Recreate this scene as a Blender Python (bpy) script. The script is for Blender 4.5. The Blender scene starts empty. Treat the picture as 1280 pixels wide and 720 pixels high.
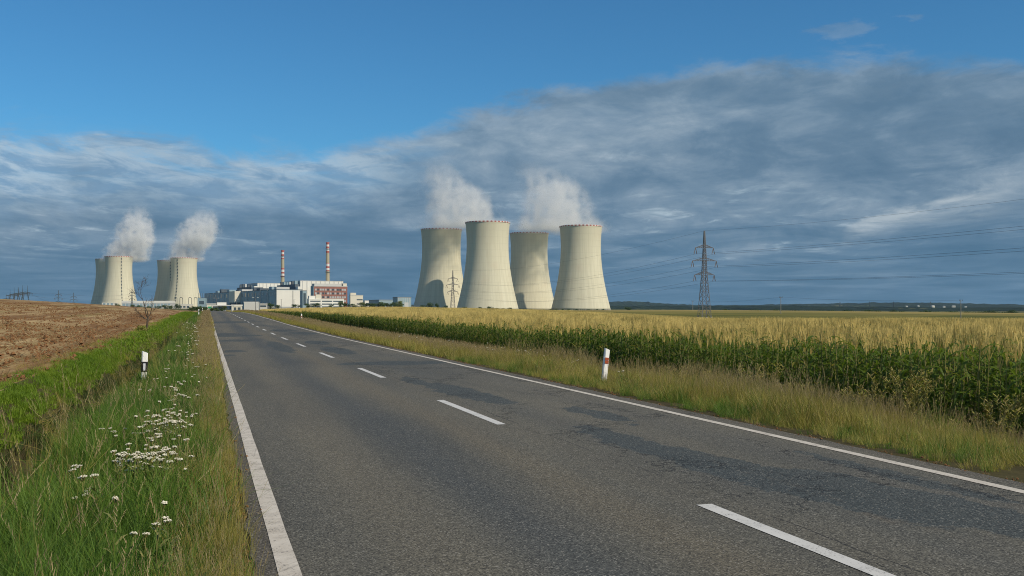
import bpy, bmesh, math, random
import numpy as np
from mathutils import Vector, Matrix

random.seed(7)
RNG = np.random.default_rng(11)
sc = bpy.context.scene
COL = sc.collection
F = 1244.4            # focal length in photo pixels (35 mm lens)
H = 1.53              # eye height
HY = 385.0            # horizon row of the photograph
D = np.array([-0.2926, 0.9562])     # along the road
N = np.array([0.9562, 0.2926])      # across the road, to the right
V_L, V_C, V_R = 0.45, 3.62, 6.46    # left line, centre line, right line


def lerp_tab(x, tab):
    xs, ys = zip(*tab)
    return np.interp(x, xs, ys)


def sstep(a, b, x):
    t = np.clip((np.asarray(x, float) - a) / (b - a), 0, 1)
    return t * t * (3 - 2 * t)


def uv2xy(u, v):
    return u * D[0] + v * N[0], u * D[1] + v * N[1]


def xy2uv(x, y):
    return x * D[0] + y * D[1], x * N[0] + y * N[1]


HZ = [(-60, 0), (55, 0), (80, .10), (105, .27), (140, .50), (175, .66), (205, .70), (240, .60), (285, .40), (400, .15), (700, .1), (1200, 0), (20000, 0)]
CROSS = [(-3.9, .0), (-3.5, -.12), (-3.15, -.36), (-2.85, -.68), (-2.62, -.98), (-2.4, -1.06), (-2.15, -1.0), (-1.95, -.78), (-1.75, -.38), (-1.6, -.10), (-1.35, -.02), (-.3, .0), (.2, -.01), (.5, -.05),
         (6.6, -.05), (6.8, -.02), (7.0, -.02), (8.8, -.16), (10.2, -.42), (12.0, -1.02), (13.5, -1.35), (30, -1.35)]
A_T = [((x - 640) / F, z) for x, z in [(-400, 1.2), (250, 1.2), (345, 1.34), (450, 1.85), (520, 1.8), (640, 1.05), (700, .62), (765, -.2), (880, -2.05), (1080, -2.3), (1280, -2.55), (1800, -3.2)]]
A_F = [((x - 640) / F, z) for x, z in [(-400, 0), (640, -.9), (765, -.7), (880, -.35), (1000, -1.0), (1280, -3.3), (1800, -4.5)]]


def gz(x, y):
    """height of the ground"""
    x = np.asarray(x, float); y = np.asarray(y, float)
    u, v = xy2uv(x, y)
    hz = lerp_tab(u, HZ)
    c = lerp_tab(v, CROSS)
    d = np.maximum(0, -v - 3.9)
    amp = 6.6 * (1 - .75 * sstep(300, 560, u)) * (1 - .6 * sstep(900, 2500, u))
    left = c + hz * np.exp(-d / 60) + amp * (1 - np.exp(-d / 60)) * np.exp(-np.maximum(0, d - 160) / 420)
    yy = np.maximum(y, 1.0)
    a = np.clip(x / yy, -2, 2)
    tgt = lerp_tab(a, A_T) - 2.15
    far = lerp_tab(a, A_F)
    w = sstep(25, 350, y) * sstep(11.0, 24, v)
    near = c + hz * (1 - sstep(11, 24, v)) * 1.0
    r = near * (1 - w) + tgt * w
    w2 = sstep(352, 900, y) ** .8 * sstep(11.0, 24, v)
    r = r * (1 - w2) + far * w2
    w3 = sstep(920, 1350, y) * sstep(11, 24, v)
    r = r * (1 - w3) + lerp_tab(a, [(.10, -1.6), (.20, -3.2), (.32, -6.0), (.55, -8.5)]) * w3
    w4 = sstep(2600, 5000, y)
    g = np.where(v > 6, r, left)
    return g * (1 - w4) + (-14.0) * w4


def gz1(x, y):
    return float(gz(np.array([x]), np.array([y]))[0])


def pxX(x, Y):
    return (x - 640) / F * Y


def pz(y, Y):
    return H - (y - HY) * Y / F


# ------------------------------------------------------------------ materials
class NT:
    def __init__(s, tree):
        s.t = tree; s.n = tree.nodes; s.l = tree.links

    def node(s, typ, **kw):
        n = s.n.new(typ)
        for k, v in kw.items():
            setattr(n, k, v)
        return n

    def put(s, sock, v):
        if isinstance(v, bpy.types.NodeSocket):
            s.l.new(v, sock)
        elif v is not None:
            if hasattr(sock.default_value, '__len__') and not hasattr(v, '__len__'):
                v = [v] * len(sock.default_value)
            if hasattr(sock.default_value, '__len__') and len(sock.default_value) == 4 and len(v) == 3:
                v = (*v, 1)
            sock.default_value = v

    def math(s, op, a, b=None, c=None, clamp=False):
        n = s.node('ShaderNodeMath', operation=op, use_clamp=clamp)
        for i, v in enumerate((a, b, c)):
            if v is not None:
                s.put(n.inputs[i], v)
        return n.outputs[0]

    def mix(s, f, a, b, blend='MIX'):
        n = s.node('ShaderNodeMix', data_type='RGBA', blend_type=blend)
        n.clamp_factor = True
        s.put(n.inputs[0], f); s.put(n.inputs[6], a); s.put(n.inputs[7], b)
        return n.outputs[2]

    def noise(s, vec, scale, detail=4, rough=.55, dist=0.0, out=0, lac=2.0):
        n = s.node('ShaderNodeTexNoise')
        s.put(n.inputs['Vector'], vec); n.inputs['Scale'].default_value = scale
        n.inputs['Detail'].default_value = detail; n.inputs['Roughness'].default_value = rough
        n.inputs['Distortion'].default_value = dist; n.inputs['Lacunarity'].default_value = lac
        return n.outputs[out]

    def voro(s, vec, scale, feature='F1', out='Distance', rnd=1.0):
        n = s.node('ShaderNodeTexVoronoi', feature=feature)
        s.put(n.inputs['Vector'], vec); n.inputs['Scale'].default_value = scale
        n.inputs['Randomness'].default_value = rnd
        return n.outputs[out]

    def ramp(s, f, stops, interp='LINEAR'):
        n = s.node('ShaderNodeValToRGB'); r = n.color_ramp; r.interpolation = interp
        while len(r.elements) < len(stops):
            r.elements.new(.5)
        for e, (p, c) in zip(r.elements, stops):
            e.position = p; e.color = (c, c, c, 1) if not hasattr(c, '__len__') else (*c, 1)
        s.put(n.inputs[0], f)
        return n.outputs[0]

    def rng(s, v, a, b, c=0.0, d=1.0, smooth=False):
        n = s.node('ShaderNodeMapRange', interpolation_type='SMOOTHSTEP' if smooth else 'LINEAR')
        s.put(n.inputs[0], v)
        for i, q in enumerate((a, b, c, d)):
            s.put(n.inputs[i + 1], q)
        return n.outputs[0]

    def mapping(s, vec, scale=(1, 1, 1), rot=(0, 0, 0), loc=(0, 0, 0)):
        n = s.node('ShaderNodeMapping'); s.put(n.inputs[0], vec)
        n.inputs['Scale'].default_value = scale; n.inputs['Rotation'].default_value = rot; n.inputs['Location'].default_value = loc
        return n.outputs[0]

    def bump(s, h, strength=.5, dist=.02):
        n = s.node('ShaderNodeBump'); s.put(n.inputs['Height'], h)
        n.inputs['Strength'].default_value = strength; n.inputs['Distance'].default_value = dist
        return n.outputs[0]

    def sep(s, vec):
        n = s.node('ShaderNodeSeparateXYZ'); s.put(n.inputs[0], vec)
        return n.outputs


def new_mat(name):
    m = bpy.data.materials.new(name); m.use_nodes = True
    t = NT(m.node_tree)
    b = m.node_tree.nodes['Principled BSDF']
    return m, t, b


def coord(t, kind='Object'):
    return t.node('ShaderNodeTexCoord').outputs[kind]


def simple(name, col, rough=.8, var=.12, scale=.5, metallic=0.0, spec=.3):
    """plain paint or stone with a little uneven wear"""
    m, t, b = new_mat(name)
    nz = t.noise(coord(t), scale, 5, .6)
    c = t.mix(t.rng(nz, .3, .7), [q * (1 - var) for q in col], [min(1, q * (1 + var)) for q in col])
    t.put(b.inputs['Base Color'], c)
    b.inputs['Roughness'].default_value = rough; b.inputs['Metallic'].default_value = metallic
    b.inputs['Specular IOR Level'].default_value = spec
    return m


def leaf_mat(name, c0, c1, trans=.35, tc=1.3, c2=None):
    """leaf: colour differs from blade to blade (attribute) and from plant to plant (instance random)"""
    m, t, b = new_mat(name)
    at = t.node('ShaderNodeAttribute', attribute_name='tint').outputs['Fac']
    oi = t.node('ShaderNodeObjectInfo').outputs['Random']
    f = t.math('ADD', t.math('MULTIPLY', at, .65), t.math('MULTIPLY', oi, .35))
    c = t.mix(f, c0, c1)
    if c2:
        c = t.mix(t.rng(at, .88, .97), c, c2)
    big = t.noise(t.node('ShaderNodeNewGeometry').outputs['Position'], .35, 2)
    c = t.mix(t.rng(big, .35, .7), c, t.mix(.5, c, [c1[0] * 1.15, c1[1] * 1.05, c1[2] * .9]))
    t.put(b.inputs['Base Color'], c)
    b.inputs['Roughness'].default_value = .55; b.inputs['Specular IOR Level'].default_value = .25
    tr = t.node('ShaderNodeBsdfTranslucent')
    t.put(tr.inputs[0], t.mix(1.0, c, (tc, tc, tc * .7), 'MULTIPLY'))
    mx = t.node('ShaderNodeMixShader'); mx.inputs[0].default_value = trans
    t.l.new(b.outputs[0], mx.inputs[1]); t.l.new(tr.outputs[0], mx.inputs[2])
    t.l.new(mx.outputs[0], t.n['Material Output'].inputs[0])
    return m


M = {}
M['grass'] = leaf_mat('grass_green', (.022, .070, .012), (.130, .225, .030), .30, 1.35, (.25, .24, .08))
M['bank'] = leaf_mat('bank_green', (.070, .150, .012), (.20, .29, .024), .35, 1.5)
M['dry'] = leaf_mat('grass_dry', (.19, .195, .04), (.38, .305, .09), .3, 1.2, (.11, .19, .03))
M['mixed'] = leaf_mat('grass_mixed', (.12, .170, .028), (.37, .33, .085), .3, 1.25, (.44, .28, .16))
M['seed'] = leaf_mat('seed_heads', (.24, .17, .09), (.36, .30, .17), .25, 1.1)
M['corn'] = leaf_mat('maize_leaf', (.028, .075, .012), (.125, .185, .026), .42, 1.5, (.27, .24, .055))
M['tassel'] = leaf_mat('maize_tassel', (.50, .395, .125), (.67, .54, .205), .25, 1.1)
M['stalk'] = leaf_mat('stem', (.11, .14, .04), (.26, .24, .09), .1, 1.1)
M['yarrow'] = simple('yarrow_white', (.60, .57, .46), .8, .28, 18)
M['crown'] = leaf_mat('tree_leaf', (.022, .05, .012), (.06, .10, .02), .25, 1.3)
M['crown_pale'] = leaf_mat('tree_leaf_pale', (.06, .10, .02), (.13, .16, .04), .3, 1.3)
M['weed'] = leaf_mat('weed_leaf', (.13, .16, .03), (.32, .30, .07), .35, 1.3, (.40, .32, .15))
M['bark'] = simple('bark', (.085, .065, .045), .95, .35, 6)
M['steel'] = simple('galvanised_steel', (.125, .125, .13), .6, .15, .3, .3)
M['steel_dark'] = simple('weathered_steel', (.07, .085, .09), .7, .15, .3, .2)
M['wire'] = simple('aluminium_wire', (.06, .065, .07), .6, .1, .1)
M['insulator'] = simple('insulator_brown', (.10, .075, .06), .4, .1, 1)
M['white'] = simple('white_cladding', (.66, .65, .60), .7, .06, .05)
M['cream'] = simple('cream_render', (.58, .55, .46), .8, .06, .05)
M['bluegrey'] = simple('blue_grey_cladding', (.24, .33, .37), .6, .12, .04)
M['palegrey'] = simple('pale_grey_cladding', (.46, .465, .45), .7, .08, .05)
M['roofgrey'] = simple('roof_felt', (.24, .25, .26), .85, .12, .08)
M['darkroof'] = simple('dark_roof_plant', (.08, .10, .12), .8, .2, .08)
M['brick'] = simple('red_brick_panel', (.25, .115, .09), .85, .14, .12)
M['glass'] = simple('window_glass', (.05, .07, .09), .15, .15, .1, 0, .6)
M['glass_pale'] = simple('window_blind', (.36, .38, .39), .35, .12, .12, 0, .5)
M['red'] = simple('red_paint', (.36, .10, .08), .6, .12, .1)
M['paint'] = simple('white_paint', (.60, .585, .55), .6, .05, .1)
M['chim'] = simple('chimney_concrete', (.36, .32, .22), .85, .10, .06)
M['post_white'] = simple('post_plastic', (.80, .79, .75), .45, .05, 9)
M['post_black'] = simple('post_black_band', (.02, .02, .022), .45, .2, 9)
M['amber'] = simple('amber_reflector', (.34, .075, .03), .3, .1, 60)
M['reflector'] = simple('clear_reflector', (.55, .56, .6), .25, .1, 60)
M['signgreen'] = simple('sign_green', (.02, .28, .12), .5, .1, 1)
M['concrete'] = simple('plain_concrete', (.33, .31, .27), .9, .15, .4)


def concrete_tower():
    m, t, b = new_mat('tower_concrete')
    co = coord(t)
    s = t.sep(co)
    ang = t.math('ARCTAN2', s[1], s[0])
    cv = t.node('ShaderNodeCombineXYZ')
    t.put(cv.inputs[0], t.math('MULTIPLY', ang, 30)); t.put(cv.inputs[1], 0.0); t.put(cv.inputs[2], t.math('MULTIPLY', s[2], .06))
    streak = t.noise(cv.outputs[0], .35, 6, .65)
    blot = t.noise(co, .03, 4, .6)
    base = t.mix(t.rng(streak, .3, .72), (.49, .463, .345), (.60, .57, .435))
    base = t.mix(t.rng(blot, .55, .8, 0, .35), base, (.50, .40, .30))
    ring = t.math('FRACT', t.math('MULTIPLY', s[2], 1 / 9.0))
    line = t.rng(t.math('ABSOLUTE', t.math('SUBTRACT', ring, .5)), .0, .05, .16, 0.0)
    base = t.mix(line, base, (.28, .26, .20))
    rib = t.math('ABSOLUTE', t.math('SUBTRACT', t.math('FRACT', t.math('MULTIPLY', ang, 72 / (2 * math.pi))), .5))
    base = t.mix(t.rng(rib, 0, .14, .10, 0), base, (.30, .28, .22))
    # dark drip band from the rim
    drip = t.math('MULTIPLY', t.rng(s[2], 95, 126), t.rng(streak, .45, .75))
    base = t.mix(t.math('MULTIPLY', drip, .35), base, (.27, .25, .20))
    t.put(b.inputs['Base Color'], base)
    b.inputs['Roughness'].default_value = .9; b.inputs['Specular IOR Level'].default_value = .2
    t.put(b.inputs['Normal'], t.bump(streak, .3, .4))
    return m


M['tower'] = concrete_tower()


def asphalt():
    m, t, b = new_mat('asphalt')
    uvn = t.node('ShaderNodeUVMap', uv_map='road')
    P = uvn.outputs[0]                       # metres: u along, v across
    s = t.sep(P)
    u, v = s[0], s[1]
    fine = t.voro(P, 105, 'F1', 'Color')
    finev = t.sep(fine)[0]
    mid = t.noise(P, 26, 3, .7)
    grain = t.noise(P, 220, 2, .7)
    big = t.noise(t.mapping(P, (.08, .55, 1)), 1.2, 4, .6)
    base = t.mix(t.rng(big, .36, .64), (.076, .075, .066), (.118, .109, .086))
    # wheel tracks and the browner strips between them
    def band(c, w):
        wob = t.math('MULTIPLY', t.math('SUBTRACT', t.noise(t.mapping(P, (.05, .3, 1)), 1, 2), .5), .7)
        d = t.math('ABSOLUTE', t.math('SUBTRACT', t.math('ADD', v, wob), c))
        return t.rng(d, 0, w, 1, 0, True)
    for c, w, k, colr in ((1.25, .55, .45, (.126, .112, .084)), (2.1, .60, .60, (.050, .057, .062)), (2.95, .45, .50, (.132, .112, .078)),
                          (4.45, .55, .3, (.055, .062, .066)), (3.75, .35, .25, (.11, .098, .075)), (5.75, .5, .3, (.098, .094, .084)), (.2, .35, .5, (.085, .068, .055)), (6.75, .3, .4, (.08, .065, .05))):
        base = t.mix(t.math('MULTIPLY', band(c, w), k), base, colr)
    # tar patches
    dist = t.noise(P, 1.5, 8, .70, out=1)
    ds = t.sep(dist)
    du = t.math('ADD', u, t.math('MULTIPLY', t.math('SUBTRACT', ds[0], .5), 2.4))
    dv = t.math('ADD', v, t.math('MULTIPLY', t.math('SUBTRACT', ds[1], .5), .9))
    tar = None
    for (cu, cvv, ru, rv, sl) in ((8.0, 4.75, 2.6, .42, -.09), (10.6, 4.5, 1.5, .26, .0), (6.3, 5.35, 2.0, .45, -.1), (13.2, 5.3, 1.2, .25, 0), (7.6, 6.0, 1.5, .14, 0), (17.2, 4.35, 2.5, .38, -.05), (20.2, 4.1, 1.3, .2, 0), (35.5, 4.4, 3.2, .5, 0),
                                  (44, 4.6, 2.5, .5, 0), (56, 1.4, 1.6, 1.5, 0), (59, 1.0, 2.2, .9, 0), (48, 1.3, 1.5, .8, 0), (36.3, .7, 1.0, .65, 0), (33.2, .5, .5, .35, 0), (40, 2.7, 6, .4, 0), (27, 5.0, 1.0, 1.6, .5), (60, 5.4, 3, .8, 0), (66, 4.7, 3, .8, 0), (95, 2, 4, 2, 0)):
        a1 = t.math('SUBTRACT', du, cu)
        b1 = t.math('SUBTRACT', t.math('SUBTRACT', dv, cvv), t.math('MULTIPLY', a1, sl))
        e = t.math('ADD', t.math('POWER', t.math('ABSOLUTE', t.math('DIVIDE', a1, ru)), 2), t.math('POWER', t.math('ABSOLUTE', t.math('DIVIDE', b1, rv)), 2))
        k = t.rng(e, .90, 1.06, 1, 0, True)
        tar = k if tar is None else t.math('MAXIMUM', tar, k)
    base = t.mix(t.math('MULTIPLY', tar, .80), base, t.mix(t.rng(mid, .3, .7), (.030, .040, .045), (.052, .062, .064)))
    # small brown spalls inside the patched area
    sp = t.noise(t.mapping(P, (.35, 1.2, 1)), 1.3, 4, .6)
    spm = t.math('MULTIPLY', t.rng(sp, .60, .66), t.math('MULTIPLY', t.rng(v, 4.0, 4.6), t.rng(u, 4, 22, 1, 0)))
    base = t.mix(t.math('MULTIPLY', spm, .5), base, (.088, .075, .058))
    # cracks
    cw = t.node('ShaderNodeVectorMath', operation='ADD')
    t.put(cw.inputs[0], t.mapping(P, (.28, .75, 1))); t.put(cw.inputs[1], t.noise(P, 2.2, 5, .7, out=1))
    cr = t.voro(cw.outputs[0], .8, 'DISTANCE_TO_EDGE')
    region = t.math('MULTIPLY', t.rng(t.noise(P, .25, 2), .40, .50), t.rng(v, 3.4, 4.2))
    crack = t.math('MULTIPLY', t.rng(cr, .005, .013, 1, 0), region)
    base = t.mix(t.math('MULTIPLY', crack, .8), base, (.012, .012, .012))
    # seam between the two lanes' paving
    seam = t.rng(t.math('ABSOLUTE', t.math('SUBTRACT', t.math('ADD', v, t.math('MULTIPLY', t.noise(P, .9, 4), .16)), 3.95)), .004, .014, .75, 0)
    seam = t.math('MULTIPLY', seam, t.rng(t.noise(P, .4, 2), .45, .55))
    base = t.mix(seam, base, (.018, .018, .018))
    # aggregate
    base = t.mix(1.0, base, t.mix(finev, (.35, .35, .35), (1.65, 1.65, 1.60)), 'MULTIPLY')
    base = t.mix(1.0, base, t.mix(t.rng(mid, .25, .75), (.72, .72, .73), (1.28, 1.28, 1.26)), 'MULTIPLY')
    base = t.mix(t.rng(finev, .93, .97, 0, .75), base, (.25, .24, .21))
    t.put(b.inputs['Base Color'], base)
    b.inputs['Roughness'].default_value = .82; b.inputs['Specular IOR Level'].default_value = .3
    h = t.math('ADD', t.math('MULTIPLY', finev, .6), t.math('ADD', t.math('MULTIPLY', grain, .5), t.math('MULTIPLY', crack, -3)))
    t.put(b.inputs['Normal'], t.bump(h, .7, .004))
    return m


def paint_line():
    m, t, b = new_mat('road_paint')
    P = coord(t)
    wear = t.noise(P, 60, 4, .75)
    wear2 = t.noise(P, 7, 3, .6)
    w = t.math('ADD', wear, t.math('MULTIPLY', t.math('SUBTRACT', wear2, .5), .35))
    c = t.mix(t.rng(w, .34, .42, 1, 0), t.mix(t.rng(wear2, .3, .7), (.44, .40, .34), (.56, .52, .455)), (.13, .12, .11))
    cr = t.voro(t.mapping(P, (1, 1, 1)), 1.1, 'DISTANCE_TO_EDGE')
    c = t.mix(t.rng(cr, .002, .006, .25, 0), c, (.06, .055, .05))
    t.put(b.inputs['Base Color'], c); b.inputs['Roughness'].default_value = .75
    t.put(b.inputs['Normal'], t.bump(wear, .5, .003))
    return m


def paint_dash():
    m, t, b = new_mat('dash_paint')
    P = coord(t)
    wear = t.noise(P, 70, 4, .75)
    wear2 = t.noise(P, 5, 3, .6)
    c = t.mix(t.rng(t.math('ADD', wear, t.math('MULTIPLY', t.math('SUBTRACT', wear2, .5), .3)), .33, .42, 1, 0), t.mix(wear2, (.46, .455, .43), (.60, .595, .57)), (.15, .145, .14))
    t.put(b.inputs['Base Color'], c); b.inputs['Roughness'].default_value = .7
    return m


def soil(name, c0, c1, c2, sc1=1.0, straw=0.0):
    m, t, b = new_mat(name)
    P = coord(t)
    R = t.mapping(P, (1, 1, 1), (0, 0, -math.atan2(D[1], D[0])))     # x along the road
    n1 = t.noise(P, 2.4 * sc1, 6, .7)
    n2 = t.noise(P, .12, 4, .6)
    n3 = t.noise(P, 14 * sc1, 4, .7)
    c = t.mix(t.rng(n1, .3, .7), c0, c1)
    c = t.mix(t.rng(n3, .42, .62, 0, .5), c, [q * .45 for q in c0])
    c = t.mix(t.rng(n2, .4, .65, 0, .6), c, c2)
    if straw:
        rows = t.noise(t.mapping(R, (.025, .36, 1)), 1.0, 4, .7)
        fur = t.math('ABSOLUTE', t.math('SUBTRACT', t.math('FRACT', t.math('ADD', t.math('MULTIPLY', t.sep(R)[1], 1 / .85), t.math('MULTIPLY', n2, 1.2))), .5))
        c = t.mix(t.math('MULTIPLY', t.rng(fur, .0, .16, 1, 0, True), t.rng(n3, .35, .6, .2, .75)), c, [q * .5 for q in c0])
        rows2 = t.noise(t.mapping(R, (.02, 1.1, 1)), 1.0, 3, .6)
        fl = t.noise(P, 5, 4, .75)
        k = t.math('MULTIPLY', t.math('ADD', t.rng(rows, .47, .56), t.rng(rows2, .53, .62, 0, .7)), t.rng(fl, .40, .54))
        c = t.mix(t.math('MULTIPLY', k, straw), c, (.44, .325, .165))
        gr = t.math('MULTIPLY', t.rng(t.noise(t.mapping(R, (.02, .35, 1), (0, 0, 0), (5, 3, 0)), 1, 3, .6), .56, .68), t.rng(fl, .45, .6))
        c = t.mix(t.math('MULTIPLY', gr, .7), c, (.17, .20, .05))
    t.put(b.inputs['Base Color'], c); b.inputs['Roughness'].default_value = .95
    b.inputs['Specular IOR Level'].default_value = .1
    t.put(b.inputs['Normal'], t.bump(t.math('ADD', n1, t.math('MULTIPLY', n3, .4)), .5, .05 / sc1))
    return m


def olive_field():
    m, t, b = new_mat('second_crop')
    P = coord(t)
    R = t.mapping(P, (1, 1, 1), (0, 0, .15))
    n1 = t.noise(t.mapping(R, (.003, .022, 1)), 1.0, 5, .65)
    n2 = t.noise(P, .35, 5, .75)
    c = t.mix(t.rng(n1, .38, .62), (.060, .075, .012), (.19, .165, .04))
    c = t.mix(t.rng(n2, .45, .75, 0, .4), c, (.22, .18, .05))
    s = t.sep(P)
    edge = t.rng(s[1], 620, 860)
    c = t.mix(t.math('MULTIPLY', edge, .8), c, (.32, .245, .085))
    t.put(b.inputs['Base Color'], c); b.inputs['Roughness'].default_value = .9
    b.inputs['Specular IOR Level'].default_value = .1
    t.put(b.inputs['Normal'], t.bump(n2, .8, .5))
    return m


def hill_mat():
    m, t, b = new_mat('wooded_hills')
    P = coord(t)
    n1 = t.noise(t.mapping(P, (.0011, .0022, .0)), 1.0, 3, .5)
    n2 = t.noise(P, .03, 5, .7)
    wood = t.mix(t.rng(n2, .35, .65), (.011, .023, .014), (.026, .043, .022))
    field = t.mix(t.rng(t.voro(P, .0025, 'F1', 'Distance'), .2, .7), (.15, .13, .065), (.07, .095, .035))
    c = t.mix(t.rng(n1, .62, .65), wood, field)
    t.put(b.inputs['Base Color'], c); b.inputs['Roughness'].default_value = .95
    b.inputs['Specular IOR Level'].default_value = .05
    t.put(b.inputs['Normal'], t.bump(n2, 1, 6))
    return m


# ------------------------------------------------------------------ object helpers
def tag(o, label=None, cat=None, group=None, kind=None):
    if label: o['label'] = label
    if cat: o['category'] = cat
    if group: o['group'] = group
    if kind: o['kind'] = kind
    return o


def link(name, me, parent=None):
    o = bpy.data.objects.new(name, me); COL.objects.link(o)
    if parent is not None: o.parent = parent
    return o


def empty(name, loc, rz=0.0):
    o = bpy.data.objects.new(name, None); COL.objects.link(o)
    o.location = loc; o.rotation_euler = (0, 0, rz); o.empty_display_size = .2
    return o


class MB:
    """collects faces for one mesh"""
    def __init__(s):
        s.v = []; s.f = []; s.mi = []; s.tint = []

    def face(s, pts, mi=0, tint=None):
        b = len(s.v); s.v += [tuple(p) for p in pts]
        s.f.append(tuple(range(b, b + len(pts)))); s.mi.append(mi)
        s.tint += [random.random() if tint is None else tint] * len(pts)

    def add(s, vs, fs, mi=0, tint=0.5):
        b = len(s.v); s.v += [tuple(p) for p in vs]
        s.f += [tuple(i + b for i in f) for f in fs]; s.mi += [mi] * len(fs); s.tint += [tint] * len(vs)

    def box(s, x0, x1, y0, y1, z0, z1, mi=0):
        vs = [(x, y, z) for z in (z0, z1) for x, y in ((x0, y0), (x1, y0), (x1, y1), (x0, y1))]
        s.add(vs, [(3, 2, 1, 0), (4, 5, 6, 7), (0, 1, 5, 4), (1, 2, 6, 5), (2, 3, 7, 6), (3, 0, 4, 7)], mi)

    def bar(s, a, b, w, w2=None, mi=0, n=4, tint=.5):
        a = Vector(a); b = Vector(b); d = (b - a)
        if d.length < 1e-6: return
        d.normalize(); w2 = w if w2 is None else w2
        up = Vector((0, 0, 1)) if abs(d.z) < .9 else Vector((1, 0, 0))
        x = d.cross(up).normalized(); y = d.cross(x)
        vs = []
        for p, r in ((a, w / 2), (b, w2 / 2)):
            for k in range(n):
                t = 2 * math.pi * (k + .5) / n
                vs.append(p + x * (r * 1.2 * math.cos(t)) + y * (r * 1.2 * math.sin(t)))
        fs = [(k, (k + 1) % n, n + (k + 1) % n, n + k) for k in range(n)] + [tuple(range(n - 1, -1, -1)), tuple(range(n, 2 * n))]
        s.add(vs, fs, mi, tint)

    def tube(s, pts, rs, n=5, mi=0, tint=.5):
        vs = []; fs = []
        pts = [Vector(p) for p in pts]
        for i, p in enumerate(pts):
            d = (pts[min(i + 1, len(pts) - 1)] - pts[max(i - 1, 0)]).normalized()
            up = Vector((0, 0, 1)) if abs(d.z) < .95 else Vector((1, 0, 0))
            x = d.cross(up).normalized(); y = d.cross(x)
            for k in range(n):
                t = 2 * math.pi * k / n
                vs.append(p + (x * math.cos(t) + y * math.sin(t)) * rs[i])
        for i in range(len(pts) - 1):
            for k in range(n):
                fs.append((i * n + k, i * n + (k + 1) % n, (i + 1) * n + (k + 1) % n, (i + 1) * n + k))
        fs.append(tuple(range(n - 1, -1, -1))); fs.append(tuple(range((len(pts) - 1) * n, len(pts) * n)))
        s.add(vs, fs, mi, tint)

    def lathe(s, prof, n=48, mi=0, closed=False):
        vs = []; fs = []
        for r, z in prof:
            for k in range(n):
                t = 2 * math.pi * k / n
                vs.append((r * math.cos(t), r * math.sin(t), z))
        m = len(prof)
        for i in range(m - 1 + (1 if closed else 0)):
            j = (i + 1) % m
            for k in range(n):
                fs.append((i * n + k, i * n + (k + 1) % n, j * n + (k + 1) % n, j * n + k))
        s.add(vs, fs, mi)

    def strip(s, pts, widths, side, mi=0, tint=.5, fold=0.0):
        """a tapering leaf or blade following pts; fold lifts the edges to a V"""
        vs = []
        side = Vector(side)
        for p, w in zip(pts, widths):
            p = Vector(p)
            if fold:
                vs += [p - side * w + Vector((0, 0, fold * w)), p, p + side * w + Vector((0, 0, fold * w))]
            else:
                vs += [p - side * w, p + side * w]
        k = 3 if fold else 2
        fs = []
        for i in range(len(pts) - 1):
            for j in range(k - 1):
                a = i * k + j
                fs.append((a, a + 1, a + k + 1, a + k))
        s.add(vs, fs, mi, tint)

    def mesh(s, name, mats, smooth=False):
        me = bpy.data.meshes.new(name)
        me.from_pydata(s.v, [], s.f)
        if not isinstance(mats, (list, tuple)): mats = [mats]
        for m in mats: me.materials.append(m)
        me.polygons.foreach_set('material_index', s.mi)
        at = me.attributes.new('tint', 'FLOAT', 'POINT'); at.data.foreach_set('value', s.tint)
        if smooth: me.polygons.foreach_set('use_smooth', [True] * len(me.polygons))
        me.update()
        return me

    def build(s, name, mats, parent=None, smooth=False):
        return link(name, s.mesh(name, mats, smooth), parent)


def copy_tree(o, parent=None):
    c = o.copy(); COL.objects.link(c)
    if parent is not None: c.parent = parent
    for ch in list(o.children): copy_tree(ch, c)
    return c


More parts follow.
